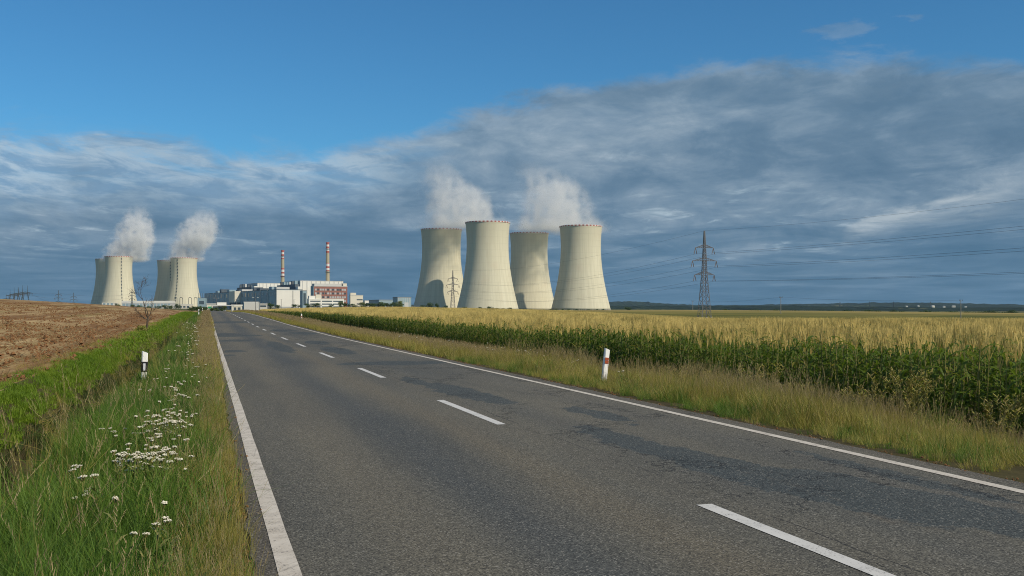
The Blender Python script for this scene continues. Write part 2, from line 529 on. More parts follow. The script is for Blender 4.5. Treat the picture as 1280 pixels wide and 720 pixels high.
# instanced stuff ---------------------------------------------------
def scatter(name, protos, pts, rot, scl, idx, label, cat=None):
    """one object: copies of the proto meshes on points"""
    n = len(pts)
    me = bpy.data.meshes.new(name)
    me.vertices.add(n)
    me.vertices.foreach_set('co', np.asarray(pts, np.float32).ravel())
    a = me.attributes.new('rot', 'FLOAT_VECTOR', 'POINT'); a.data.foreach_set('vector', np.asarray(rot, np.float32).ravel())
    a = me.attributes.new('scl', 'FLOAT_VECTOR', 'POINT'); a.data.foreach_set('vector', np.asarray(scl, np.float32).ravel())
    a = me.attributes.new('idx', 'INT', 'POINT'); a.data.foreach_set('value', np.asarray(idx, np.int32).ravel())
    o = link(name, me)
    ng = bpy.data.node_groups.new(name, 'GeometryNodeTree')
    ng.interface.new_socket('Geometry', in_out='INPUT', socket_type='NodeSocketGeometry')
    ng.interface.new_socket('Geometry', in_out='OUTPUT', socket_type='NodeSocketGeometry')
    t = NT(ng)
    gi = t.node('NodeGroupInput'); go = t.node('NodeGroupOutput')
    join = t.node('GeometryNodeJoinGeometry')

    def attr(nm, ty):
        q = t.node('GeometryNodeInputNamedAttribute', data_type=ty); q.inputs['Name'].default_value = nm
        return q.outputs['Attribute']
    ri = attr('rot', 'FLOAT_VECTOR'); si = attr('scl', 'FLOAT_VECTOR'); ii = attr('idx', 'INT')
    for k, pm in enumerate(protos):
        po = bpy.data.objects.new(pm.name, pm)          # never linked to the scene
        oi = t.node('GeometryNodeObjectInfo'); oi.inputs['Object'].default_value = po
        oi.inputs['As Instance'].default_value = True
        cmp = t.node('FunctionNodeCompare', data_type='INT', operation='EQUAL')
        t.l.new(ii, cmp.inputs[2]); cmp.inputs[3].default_value = k
        ip = t.node('GeometryNodeInstanceOnPoints')
        t.l.new(gi.outputs[0], ip.inputs['Points']); t.l.new(cmp.outputs[0], ip.inputs['Selection'])
        t.l.new(oi.outputs['Geometry'], ip.inputs['Instance'])
        t.l.new(ri, ip.inputs['Rotation']); t.l.new(si, ip.inputs['Scale'])
        t.l.new(ip.outputs[0], join.inputs[0])
    t.l.new(join.outputs[0], go.inputs[0])
    md = o.modifiers.new('scatter', 'NODES'); md.node_group = ng
    tag(o, label, cat or 'plants', None, 'stuff')
    return o


def scatter_uv(name, protos, uv, label, smin=.8, smax=1.2, tilt=.12, sink=0.02, weights=None, size=None, cat=None, aspect=None):
    uv = np.asarray(uv); n = len(uv)
    x, y = uv2xy(uv[:, 0], uv[:, 1])
    z = gz(x, y) - sink
    rot = np.stack([RNG.normal(0, tilt, n), RNG.normal(0, tilt, n), RNG.uniform(0, 6.283, n)], 1)
    s = RNG.uniform(smin, smax, n)
    if size is not None: s = s * size
    scl = np.stack([s, s, s], 1)
    if aspect is not None: scl[:, 2] *= aspect
    idx = RNG.choice(len(protos), n, p=weights)
    return scatter(name, protos, np.stack([x, y, z], 1), rot, scl, idx, label, cat)


def rand_uv(u0, u1, v0, v1, dens):
    n = max(1, int(abs(u1 - u0) * abs(v1 - v0) * dens))
    return np.stack([RNG.uniform(u0, u1, n), RNG.uniform(v0, v1, n)], 1)


# ------------------------------------------------------------------ ground
def grid_lines():
    us = list(np.arange(-40, 20, 2.0)) + list(np.arange(20, 420, 4.0)) + list(np.geomspace(420, 15000, 70))
    vs = [-4.1, -3.9, -3.75, -3.6, -3.45, -3.3, -3.15, -3.0, -2.87, -2.75, -2.65, -2.5, -2.38, -2.25, -2.1, -1.95, -1.8, -1.65, -1.3, -.8, -.3, -.1, .1, .4, 2, 4, 6, 6.6, 6.95, 7.5, 8.2, 8.8, 9.5, 10.2, 11, 12, 12.7, 13.5, 15, 17, 20, 24]
    left = list(-4.1 - np.geomspace(.5, 4000, 60))[::-1]
    right = list(24 + np.geomspace(3, 12500, 75))
    return np.array(us), np.array(left + vs + right)


def build_ground():
    us, vs = grid_lines()
    U, V = np.meshgrid(us, vs, indexing='ij')
    X, Y = uv2xy(U, V)
    Z = gz(X, Y)
    # unevenness of banks and soil
    nearmask = (np.abs(U) < 400)
    jit = RNG.normal(0, 1, Z.shape)
    Z = Z + np.where(nearmask & ((V < -1.7) | (V > 8)) & (V > -60) & (V < 14), jit * .03, 0)
    nu, nv = U.shape
    verts = np.stack([X, Y, Z], -1).reshape(-1, 3)
    i = np.arange(nu - 1)[:, None] * nv + np.arange(nv - 1)[None, :]
    faces = np.stack([i, i + nv, i + nv + 1, i + 1], -1).reshape(-1, 4)[:, ::-1]
    me = bpy.data.meshes.new('ground')
    me.from_pydata(verts.tolist(), [], faces.tolist())
    uc = ((us[:-1] + us[1:]) / 2)[:, None] + 0 * vs[None, :-1]
    vc = ((vs[:-1] + vs[1:]) / 2)[None, :] + 0 * us[:-1, None]
    _, yc = uv2xy(uc, vc)
    mi = np.full(uc.shape, 4)
    mi[(vc > -3.8) & (vc < 14.5) & (uc < 700)] = 0
    mi[(vc < -3.8) & (vc > -700) & (uc < 520)] = 1
    mi[(vc >= 14.5) & (yc < 365)] = 2
    mi[(vc >= 14.5) & (yc >= 365) & (yc < 1000)] = 3
    for m in (soil('verge_soil', (.040, .034, .018), (.085, .068, .032), (.07, .065, .022), 2.0),
              soil('ploughed_soil', (.155, .080, .032), (.250, .140, .060), (.205, .115, .048), 1.6, .75),
              soil('maize_soil', (.05, .04, .02), (.10, .08, .035), (.08, .07, .03), 1.0),
              olive_field(),
              soil('meadow', (.06, .075, .025), (.12, .12, .04), (.14, .12, .05), .05)):
        me.materials.append(m)
    me.polygons.foreach_set('material_index', mi.reshape(-1).astype(np.int32))
    me.polygons.foreach_set('use_smooth', [True] * len(me.polygons))
    me.update()
    o = link('ground', me)
    tag(o, 'ground of ditch, verges, brown ploughed field and crop fields', 'ground', None, 'structure')


build_ground()


def road_z(u, lift=0.0):
    return lerp_tab(u, HZ) + lift


def build_road():
    us = np.concatenate([np.arange(-30, 3, .5), np.arange(3, 22, .16), np.arange(22, 80, .7), np.arange(80, 640, 4.0)])
    rn = np.random.default_rng(3)
    el = .27 + np.convolve(rn.normal(0, .02, len(us) + 6), np.ones(2) / 2, 'same')[3:-3]
    er = 6.83 + np.convolve(rn.normal(0, .02, len(us) + 6), np.ones(2) / 2, 'same')[3:-3]
    cols = 8
    vs = []; uvs = []
    for k, u in enumerate(us):
        z = float(road_z(u))
        for j in range(cols + 1):
            v = el[k] + (er[k] - el[k]) * j / cols
            x, y = uv2xy(u, v)
            crown = .03 * (1 - ((v - 3.44) / 3.4) ** 2)
            vs.append((x, y, z + crown)); uvs.append((u, v))
    w = cols + 1
    fs = [(k * w + j, k * w + j + 1, (k + 1) * w + j + 1, (k + 1) * w + j) for k in range(len(us) - 1) for j in range(cols)]
    # broken edges dropping to the soil
    nb = len(vs)
    for k, u in enumerate(us):
        for v in (el[k] - .03, er[k] + .03):
            x, y = uv2xy(u, v); vs.append((x, y, float(road_z(u)) - .05)); uvs.append((u, v))
    for k in range(len(us) - 1):
        fs.append((nb + 2 * k, k * w, (k + 1) * w, nb + 2 * k + 2))
        fs.append((k * w + cols, nb + 2 * k + 1, nb + 2 * k + 3, (k + 1) * w + cols))
    me = bpy.data.meshes.new('road'); me.from_pydata(vs, [], fs)
    lay = me.uv_layers.new(name='road')
    li = np.zeros(len(me.loops), np.int32); me.loops.foreach_get('vertex_index', li)
    lay.data.foreach_set('uv', np.asarray(uvs, np.float32)[li].ravel())
    me.materials.append(asphalt())
    me.update()
    road = tag(link('road', me), 'two lane grey asphalt road with patched tar and white lines', 'road', None, 'structure')

    def marking(name, u0, u1, v, wd, mat, step):
        n = max(2, int((u1 - u0) / step) + 1)
        vv = []; ff = []
        for k in range(n):
            u = u0 + (u1 - u0) * k / (n - 1)
            for q in (-1, 0, 1):
                x, y = uv2xy(u, v + q * wd / 2 + (random.uniform(-.004, .004) if q else 0))
                cr = .03 * (1 - ((v + q * wd / 2 - 3.44) / 3.4) ** 2)
                vv.append((x, y, float(road_z(u)) + cr + .004))
        for k in range(n - 1):
            for j in range(2):
                ff.append((k * 3 + j, k * 3 + j + 1, (k + 1) * 3 + j + 1, (k + 1) * 3 + j))
        m2 = bpy.data.meshes.new(name); m2.from_pydata(vv, [], ff); m2.materials.append(mat); m2.update()
        return link(name, m2, road)
    pl = paint_line(); pd = paint_dash()
    marking('edge_line', -30, 630, V_L, .125, pl, 1.0)
    marking('edge_line', -30, 630, V_R, .125, pl, 1.0)
    k = -2
    while True:
        far = 6.83 + 9 * k
        if far > 330: break
        marking('lane_dash', far - 3.55, far, V_C, .125, pd, .6)
        k += 1


build_road()

# ------------------------------------------------------------------ hills
def hills():
    ridge1 = [(-500, 383), (200, 381), (520, 381), (700, 380), (765, 377.5), (785, 376.5), (800, 377), (830, 379.5), (865, 381.5), (930, 381.5), (1000, 380), (1060, 379), (1110, 378.3), (1170, 378.5), (1230, 380), (1290, 381.5), (1500, 381), (2200, 383)]
    ridge2 = [(-500, 384), (600, 384), (740, 383), (800, 382), (860, 383.2), (930, 382.5), (1000, 382.5), (1060, 384), (1150, 384.6), (1290, 385), (1600, 384), (2200, 385)]
    mat = hill_mat()
    for ridge, DD, label in ((ridge1, 7200.0, 'long low wooded ridge on the horizon behind the maize'), (ridge2, 4300.0, 'nearer dark tree covered rise below the horizon ridge')):
        xs = np.arange(-500, 2200, 2.5)
        yr = lerp_tab(xs, ridge)
        vs = []; fs = []
        prof = [(-1400, -20.0, 0), (-900, .25, 1), (-500, .55, 1), (-200, .85, 1), (0, 1.0, 1), (500, .8, 1), (1500, -20.0, 0)]
        r = np.random.default_rng(int(DD))
        for i, x in enumerate(xs):
            zt = pz(yr[i], DD)
            for dy, k, rel in prof:
                Y = DD + dy
                X = (x - 640) / F * DD
                z = (zt * k + (1 - k) * -14.0) if rel else -20.0
                if rel: z += r.normal(0, 2.2 if DD > 5000 else 1.6)
                vs.append((X, Y, z))
        w = len(prof)
        for i in range(len(xs) - 1):
            for j in range(w - 1):
                fs.append((i * w + j, (i + 1) * w + j, (i + 1) * w + j + 1, i * w + j + 1))
        me = bpy.data.meshes.new('hills'); me.from_pydata(vs, [], fs); me.materials.append(mat); me.update()
        tag(link('hills', me), label, 'hills', None, 'structure')


hills()

# ------------------------------------------------------------------ cooling towers
def tr(z):
    return 30.0 * math.sqrt(1 + ((z - 95) / 83.0) ** 2)


def tower_meshes():
    zs = [3.4 + (125 - 3.4) * i / 44 for i in range(45)]
    prof = [(tr(z), z) for z in zs] + [(tr(z) - (.4 + .6 * (1 - (z / 125))), z) for z in zs[::-1]]
    m = MB(); m.lathe(prof, 112, 0, True)
    shell = m.mesh('shell', M['tower'], True)
    m = MB()
    n = 72
    for k in range(n):
        a0, a1 = 2 * math.pi * k / n, 2 * math.pi * (k + 1) / n
        r0, r1 = tr(125) - .9, tr(125) + .45
        vs = [(r * math.cos(a), r * math.sin(a), z) for z in (123.7, 125.25) for r in (r0, r1) for a in (a0, a1)]
        m.add(vs, [(2, 3, 7, 6), (1, 0, 4, 5), (6, 7, 5, 4), (0, 1, 3, 2)], k % 2)
    band = m.mesh('warning_band', [M['red'], M['paint']])
    m = MB()
    m.bar((tr(0) + .6, 0, -1), (tr(4) - .4, 1.6, 3.8), .9); m.bar((tr(0) + .6, 0, -1), (tr(4) - .4, -1.6, 3.8), .9)
    col = m.mesh('support_column', M['concrete'])
    m = MB(); m.lathe([(tr(0) + 2.5, -3.5), (tr(0) + 2.5, -.4), (tr(0) - 2.5, -.4), (tr(0) - 2.5, -3.5)], 72, 0, True)
    base = m.mesh('basin_ring', M['concrete'])
    return shell, band, col, base


T_SHELL, T_BAND, T_COL, T_BASE = tower_meshes()


def tower(xp, Y, zb, label, cols=True, ladder=None, rot=0.0):
    X = pxX(xp, Y) if abs(xp) < 2000 else xp
    e = empty('cooling_tower', (X, Y, zb), rot)
    tag(e, label, 'cooling tower', 'cooling towers of the power station')
    e.scale = (1, 1, (124.0 - zb) / 125.0)
    link('shell', T_SHELL, e); link('warning_band', T_BAND, e); link('basin_ring', T_BASE, e)
    if cols:
        for k in range(44):
            c = link('support_column', T_COL, e); c.rotation_euler = (0, 0, 2 * math.pi * (k + .5) / 44)
    if ladder is not None:
        m = MB()
        ph = math.asin(ladder)
        dirv = Vector((math.sin(ph), -math.cos(ph), 0)); sd = Vector((dirv.y, -dirv.x, 0))
        for i in range(15):
            z0 = 9 + i * 7.7
            for z1, hw, dp in ((z0, .75, 1.1),):
                p0 = dirv * (tr(z1) + .1); p1 = dirv * (tr(z1 + 3.9) + .1)
                vs = []
                for p, z in ((p0, z1), (p1, z1 + 3.9)):
                    for a, b in ((-hw, 0), (hw, 0), (hw, dp), (-hw, dp)):
                        q = p + sd * a + dirv * b; vs.append((q.x, q.y, z))
                m.add(vs, [(3, 2, 1, 0), (4, 5, 6, 7), (0, 1, 5, 4), (1, 2, 6, 5), (2, 3, 7, 6), (3, 0, 4, 7)])
            a = dirv * (tr(z0) + .5); b = dirv * (tr(z0 + 7.7) + .5)
            m.bar((a.x, a.y, z0), (b.x, b.y, z0 + 7.7), .2)
        m.build('access_ladder', M['steel_dark'], e)
    return e


tower(551.7, 1554, -4.2, 'rear cooling tower with lattice pylon standing in front of its right side', rot=.3)
tower(609.5, 1428, -4.2, 'tallest looking front cooling tower, second from the lattice pylon side', rot=1.2)
tower(661.5, 1634, -4.2, 'shorter looking rear cooling tower between the two front ones, half shadowed', rot=2.1)
tower(726, 1495, -4.2, 'front cooling tower nearest the maize pylon, base columns showing', rot=.7)
tower(148.5, 2375, 0.0, 'distant front cooling tower with ladder strip, behind the ploughed field', False, .53)
tower(136, 2500, 0.0, 'distant shadowed cooling tower mostly hidden behind the outermost front one', False)
tower(230, 2445, 0.0, 'distant front cooling tower with central ladder strip beside the roadside verge', False, -.18)
tower(212.5, 2572, 0.0, 'distant rear cooling tower in half shadow behind the dead tree', False, .35)


# ------------------------------------------------------------------ steam
def steam_mat(name, rows, dens, seed, nscale):
    """rows: (z, cx, half width) of the plume in local metres"""
    m = bpy.data.materials.new(name); m.use_nodes = True
    t = NT(m.node_tree); t.n.clear()
    out = t.node('ShaderNodeOutputMaterial'); pv = t.node('ShaderNodeVolumePrincipled')
    P = coord(t)
    s = t.sep(P)
    z0, z1 = rows[0][0], rows[-1][0]
    zz = t.rng(s[2], z0, z1)
    cmin = min(r[1] for r in rows); cmax = max(r[1] for r in rows) + .01
    wmax = max(r[2] for r in rows)
    cx = t.math('ADD', t.math('MULTIPLY', t.ramp(zz, [((z - z0) / (z1 - z0), (c - cmin) / (cmax - cmin)) for z, c, w in rows]), cmax - cmin), cmin)
    hw = t.math('MULTIPLY', t.ramp(zz, [((z - z0) / (z1 - z0), w / wmax) for z, c, w in rows]), wmax)
    warp = t.noise(t.mapping(P, loc=(seed, 0, 0)), nscale, 5, .62, out=1)
    ws = t.sep(warp)
    amp = t.math('MULTIPLY', hw, 1.8)
    px = t.math('ADD', t.math('SUBTRACT', s[0], cx), t.math('MULTIPLY', t.math('SUBTRACT', ws[0], .5), amp))
    py = t.math('ADD', s[1], t.math('MULTIPLY', t.math('SUBTRACT', ws[1], .5), amp))
    r = t.math('DIVIDE', t.math('SQRT', t.math('ADD', t.math('MULTIPLY', px, px), t.math('MULTIPLY', py, py))), hw)
    body = t.rng(r, .55, 1.08, 1, 0, True)
    bill = t.noise(t.mapping(P, loc=(seed + 9, 3, 0)), nscale * 2.8, 6, .65)
    body = t.math('MULTIPLY', body, t.rng(bill, .40, .60, .0, 1.7))
    fade = t.math('MULTIPLY', t.rng(zz, .55, 1.0, 1, 0, True), t.rng(zz, .0, .06, 0, 1))
    dn = t.math('MULTIPLY', t.math('MULTIPLY', body, fade), t.math('MULTIPLY', t.rng(zz, 0, 1, 1.0, .55), dens))
    t.put(pv.inputs['Density'], dn)
    pv.inputs['Color'].default_value = (.94, .945, .95, 1)
    pv.inputs['Anisotropy'].default_value = .0
    t.l.new(pv.outputs[0], out.inputs['Volume'])
    return m


def plume(pxrows, Y, xr, label, dens, seed):
    X0 = pxX(xr, Y); Z0 = pz(pxrows[0][0], Y)
    rows = [(pz(y, Y) - Z0, pxX((a + b) / 2, Y) - X0, (b - a) / 2 * Y / F) for y, a, b in pxrows]
    m = MB()
    n = 20; vs = []; fs = []
    ext = [rows[0]] + rows[1:]
    for z, c, w in ext:
        for k in range(n):
            t = 2 * math.pi * k / n
            vs.append((c + w * 1.3 * math.cos(t), w * 1.3 * math.sin(t), z))
    for i in range(len(ext) - 1):
        for k in range(n):
            fs.append((i * n + k, i * n + (k + 1) % n, (i + 1) * n + (k + 1) % n, (i + 1) * n + k))
    fs.append(tuple(range(n - 1, -1, -1))); fs.append(tuple(range((len(ext) - 1) * n, len(ext) * n)))
    m.add(vs, fs)
    wm = max(r[2] for r in rows)
    o = m.build('steam_plume', steam_mat('steam', rows, dens, seed, 1.5 / wm), None, True)
    o.location = (X0, Y, Z0)
    tag(o, label, 'steam plume', 'steam plumes above the cooling towers')


plume([(288, 524, 642), (274, 526, 640), (250, 528, 618), (228, 528, 588), (208, 528, 574), (192, 526, 562)], 1510, 552, 'grey steam drifting up from the two towers beside the plant buildings', .026, 0)
plume([(292, 634, 764), (276, 642, 762), (252, 650, 746), (230, 644, 722), (214, 640, 702), (198, 636, 690)], 1575, 664, 'wide grey steam plume above the two towers nearest the maize field', .026, 17)
plume([(328, 128, 184), (315, 134, 189), (298, 140, 194), (280, 150, 193), (265, 156, 188), (252, 160, 186)], 2400, 148, 'white steam plume above the outermost pair of distant towers', .06, 31)
plume([(328, 206, 252), (315, 213, 258), (298, 216, 272), (282, 226, 277), (270, 234, 276), (258, 238, 274)], 2460, 230, 'white steam plume above the distant tower pair behind dead tree', .06, 47)

# ------------------------------------------------------------------ chimneys
def chimney(xp, Y, ytop, bands, r0, r1, label):
    X = pxX(xp, Y); zt = pz(ytop, Y)
    e = tag(empty('chimney', (X, Y, 0)), label, 'chimney', 'striped chimneys of the power station')
    m = MB()
    cuts = [(0.0, 0)] + [(pz(y, Y), mi) for y, mi in bands]
    cuts = sorted(cuts)
    for i, (z, mi) in enumerate(cuts):
        z2 = cuts[i + 1][0] if i + 1 < len(cuts) else zt
        def rr(q): return r0 + (r1 - r0) * q / zt
        n = 28; vs = []
        for q in (z, z2):
            for k in range(n):
                t = 2 * math.pi * k / n
                vs.append((rr(q) * math.cos(t), rr(q) * math.sin(t), q))
        m.add(vs, [(k, (k + 1) % n, n + (k + 1) % n, n + k) for k in range(n)], mi)
    m.build('shaft', [M['chim'], M['red'], M['paint']], e)
    m = MB(); m.lathe([(r1 + .5, zt - 1.2), (r1 + .5, zt + .3), (r1 - .7, zt + .3), (r1 - .7, zt - 1.2)], 28, 0, True)
    m.build('rim', M['red'], e)
    for f in (.55, .9):
        q = zt * f; r = r0 + (r1 - r0) * f
        m = MB(); m.lathe([(r - .1, q), (r + 1.3, q), (r + 1.3, q + .9), (r + 1.15, q + .9), (r + 1.15, q + .2), (r - .1, q + .2)], 28, 0, True)
        m.build('gallery', M['steel'], e)


def zb(v):  # row in the plant close-up to photo row
    return 290 + v / 4.571


chimney(409.6, 1900, zb(60), [(zb(222), 1), (zb(218), 2), (zb(206), 1), (zb(196), 2), (zb(181), 1), (zb(176), 0), (zb(120), 1), (zb(108), 2), (zb(93), 1), (zb(83), 2), (zb(72), 1)][::1], 4.3, 3.0,
        'taller striped chimney rising behind the white reactor hall and brick block')
chimney(353.3, 2120, zb(105), [(zb(258), 1), (zb(250), 2), (zb(238), 1), (zb(228), 2), (zb(215), 1), (zb(205), 0), (zb(155), 1), (zb(147), 2), (zb(138), 1), (zb(127), 2), (zb(116), 1)], 4.6, 3.1,
        'shorter striped chimney behind the blue grey turbine hall')

# ------------------------------------------------------------------ buildings
E1 = np.array([-.483, .875]); E2 = np.array([.875, .483])
YAW = math.atan2(E2[1], E2[0])


def frame(x0, Y0, yaw):
    X0 = pxX(x0, Y0)
    e2 = np.array([math.cos(yaw), math.sin(yaw)]); e1 = np.array([-e2[1], e2[0]])
    def wid(x1):
        a = (x1 - 640) / F
        return (a * Y0 - X0) / (e2[0] - a * e2[1])
    def lng(x2):
        a = (x2 - 640) / F
        return (a * Y0 - X0) / (e1[0] - a * e1[1])
    return X0, wid, lng


def building(name, label, x0, Y0, x1, ytop, x2=None, yaw=YAW, L=None, base=0.0, wall='white', roof='roofgrey', group=None, parapet=.8, cat='building'):
    """x0: near corner, x1: right end of the front face, x2: far end of the side face (photo columns)"""
    X0, wid, lng = frame(x0, Y0, yaw)
    w = wid(x1); l = L if L else lng(x2); h = pz(ytop, Y0) - base
    e = tag(empty(name, (X0, Y0, base), yaw), label, cat, group)
    m = MB(); m.box(0, w, 0, l, -4, h - parapet); m.build('wall', M[wall], e)
    m = MB(); m.box(-.25, w + .25, -.25, l + .25, h - parapet + .002, h); m.build('roof', M[roof], e)
    return e, w, l, h


def window(e, face, a0, a1, z0, z1, mat='glass', name='window', out=.12, pos=0.0):
    m = MB()
    if face == 'front': m.box(a0, a1, pos - out, pos + .3, z0, z1)
    else: m.box(pos - out, pos + .3, a0, a1, z0, z1)
    return m.build(name, M[mat], e)


def block(e, name, x0, x1, y0, y1, z0, z1, mat):
    m = MB(); m.box(x0, x1, y0, y1, z0, z1); return m.build(name, M[mat], e)


# turbine hall, long shaded side to the left of its white end wall
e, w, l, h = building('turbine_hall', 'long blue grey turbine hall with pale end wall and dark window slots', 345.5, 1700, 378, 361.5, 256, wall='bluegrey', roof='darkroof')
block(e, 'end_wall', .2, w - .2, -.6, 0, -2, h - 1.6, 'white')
for i in range(22):
    y = 8 + i * (l - 20) / 22
    window(e, 'side', y, y + 6.5, h * .66, h * .88)
for i in range(22):
    y = 8 + i * (l - 20) / 22
    window(e, 'side', y, y + 4.5, h * .2, h * .36)
for i in range(12):
    y = 4 + i * l / 12.0
    block(e, 'pilaster', -1.2, 0, y, y + 1.6, -2, h - .9, 'palegrey')
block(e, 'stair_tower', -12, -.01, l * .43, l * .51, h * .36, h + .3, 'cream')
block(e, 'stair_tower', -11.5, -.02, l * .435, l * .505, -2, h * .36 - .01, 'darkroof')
for i in range(9):
    y = l * (.02 + .105 * i); hh = random.uniform(2.5, 7)
    block(e, 'roof_unit', random.uniform(3, 12), random.uniform(20, 34), y, y + random.uniform(8, 26), h + .01, h + hh, random.choice(['darkroof', 'bluegrey', 'palegrey']))
block(e, 'downpipe', w * .62, w * .62 + .8, -1.0, -.61, -1, h - 2, 'steel_dark')
# rear reactor hall
e, w, l, h = building('reactor_hall', 'rear white reactor hall stepping down behind the blue grey turbine hall', 322, 2080, 352, 353.6, 300, wall='white', roof='palegrey')
block(e, 'shade_tinted_side', -.5, -.01, .5, l - .5, 0, h - 1.0, 'bluegrey')  # blue grey sheet puts the left side's shade into colour
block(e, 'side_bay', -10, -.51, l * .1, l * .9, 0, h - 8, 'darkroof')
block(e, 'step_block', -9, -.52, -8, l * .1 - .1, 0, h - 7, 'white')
for i in range(5):
    block(e, 'vent_stack', -8.5 + random.uniform(-1, 1), -5.5, l * (.15 + .15 * i), l * (.15 + .15 * i) + 4, h - 7.99, h - random.uniform(0, 4), random.choice(['palegrey', 'darkroof']))
for i in range(6):
    x = w * (.06 + i * .155); block(e, 'cladding_rib', x, x + 1.2, -.5, -.01, 2, h - 1, 'palegrey')
# front reactor hall
e, w, l, h = building('reactor_hall', 'large white reactor hall with ribbed end wall beside the taller chimney', 375.5, 1760, 429, 350.6, 351, wall='white', roof='palegrey')
block(e, 'shade_tinted_side', -.5, -.01, .5, l - .5, 0, h - 1.0, 'bluegrey')  # left side's shade given as blue grey colour over the white wall
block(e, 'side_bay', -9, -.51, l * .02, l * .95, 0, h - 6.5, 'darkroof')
for i in range(6):
    y = l * (.05 + .14 * i)
    block(e, 'vent_stack', -8, -3, y, y + l * .05, h - 6.49, h - random.uniform(0, 3.5), random.choice(['palegrey', 'darkroof', 'bluegrey']))
block(e, 'step_block', -8, -.52, -12, l * .02 - .1, 0, h - 11, 'white')
block(e, 'step_block', -18, -8.01, -14, l * .02 - .1, 0, h - 19, 'white')
for i in range(9):
    x = w * (.04 + i * .105); block(e, 'cladding_rib', x, x + 1.3, -.5, -.01, 2, h - 1, 'palegrey')
# narrow dark block
e, w, l, h = building('stair_block', 'narrow blue grey block between the turbine hall and white offices', 378.3, 1640, 383.2, 363, 375, wall='bluegrey', roof='darkroof')
window(e, 'front', w * .2, w * .8, h * .2, h * .85)
# brick office
e, w, l, h = building('brick_office', 'red brick office block with rows of windows and pale top storey', 392.3, 1500, 434.2, 357.3, 388.6, wall='brick', roof='palegrey')
block(e, 'side_wall', -.5, -.01, .2, l - .2, -1, h - .9, 'bluegrey')  # blue grey over the brick, this side's shade put into colour
block(e, 'top_storey', 1.5, w * .84, 2, l - 1, h + .01, h + 3.6, 'palegrey')
block(e, 'lift_tower', w * .88, w * .99, 1, 9, h + .01, h + 4.2, 'cream')
for r in range(5):
    for k in range(13):
        x = w * (.03 + k * .073)
        window(e, 'front', x, x + w * .052, h * (.14 + r * .165), h * (.14 + r * .165) + 2.9, 'glass_pale' if random.random() < .6 else 'glass')
m = MB(); m.bar((w * .86, 4, h), (w * .86, 4, h + 12), .5, .2); m.build('mast', M['steel_dark'], e)
# white admin building in front
e, w, l, h = building('white_office', 'low white office with dark ribbon windows in front of brick block', 386, 1300, 430, 373.2, 383.8, wall='white', roof='white')
block(e, 'raised_block', 1, w * .36, 1.5, l * .9, h + .01, h + 3.7, 'white')
block(e, 'raised_block', w * .20, w * .36, .8, 1.49, h + .01, h + 5.4, 'cream')
for r in range(3):
    for x0, x1 in ((.04, .33), (.37, .66), (.69, .97)):
        window(e, 'front', w * x0, w * x1, h * (.16 + .27 * r), h * (.16 + .27 * r) + 1.5, 'glass', 'window_band')
# beige tower block
e, w, l, h = building('beige_block', 'small beige block with taller half beside brick office', 438, 1500, 453.8, 368.6, 436.8, wall='cream', roof='palegrey')
block(e, 'tall_half', .3, w * .46, .5, l - .5, h + .01, h + 3.2, 'cream')
window(e, 'front', w * .5, w * .97, h * .62, h * .70, 'glass', 'window_band')
window(e, 'front', w * .5, w * .97, h * .32, h * .40, 'glass', 'window_band')
block(e, 'plinth', -.4, w + .4, -.6, -.13, -2, h * .2, 'darkroof')
# sheds toward the towers
e, w, l, h = building('storage_shed', 'long dark low shed beside the beige block', 474, 1440, 492, 374.6, 461, wall='bluegrey', roof='roofgrey')
window(e, 'front', w * .15, w * .4, 0, h * .6, 'glass', 'door')
e, w, l, h = building('blue_shed', 'blue grey corrugated shed just beside the first cooling tower', 497, 1400, 514, 371.2, 491, wall='bluegrey', roof='roofgrey')
window(e, 'front', w * .5, w * .8, 0, h * .55, 'palegrey', 'door')
for i in range(6):
    block(e, 'cladding_rib', w * (.06 + i * .16), w * (.06 + i * .16) + .5, -.3, -.01, 0, h - 1, 'palegrey')
e, w, l, h = building('low_store', 'tiny white low store far behind the tree row', 456, 1700, 469, 375.5, L=14, wall='white', roof='palegrey')
window(e, 'front', w * .1, w * .9, h * .5, h * .7, 'glass', 'window_band')
# gatehouse and offices at the end of the road
GY = .30
e, w, l, h = building('gatehouse', 'white gatehouse with flat canopy where the road ends', 272, 620, 282.5, 378, yaw=GY, L=9, base=-.2, wall='white', roof='white', parapet=1.6)
window(e, 'front', .5, w - .5, 1.0, 2.2, 'glass', 'window_band')
block(e, 'canopy', -4, w + 5, -3, 0, h - 2.2, h - 1.62, 'palegrey')
m = MB(); m.bar((w + 4.5, -2.5, -.5), (w + 4.5, -2.5, h - 2.2), .4); m.build('canopy_post', M['palegrey'], e)
m = MB(); m.bar((-3.5, -2.5, -.5), (-3.5, -2.5, h - 2.2), .4); m.build('canopy_post', M['palegrey'], e)
e, w, l, h = building('entrance_building', 'long cream low entrance building behind roadside hedge', 258.5, 700, 272.5, 379.3, yaw=GY, L=12, base=-.2, wall='cream', roof='palegrey')
window(e, 'front', w * .55, w * .95, h * .3, h * .6, 'glass', 'window_band')
e, w, l, h = building('entrance_hall', 'white entrance hall with arched dark openings beside gatehouse', 289.5, 640, 302.8, 380.8, yaw=GY, L=14, base=-.2, wall='cream', roof='white')
for q in (.18, .58):
    window(e, 'front', w * q, w * (q + .26), .3, h * .55, 'glass', 'doorway')
e, w, l, h = building('glass_office', 'pale blue office with square windows at the road crest', 307, 900, 324, 377.3, 305, yaw=.2, base=-.2, wall='palegrey', roof='palegrey')
for r in range(2):
    for k in range(5):
        window(e, 'front', w * (.06 + k * .19), w * (.2 + k * .19), h * (.2 + .38 * r), h * (.44 + .38 * r), 'glass')
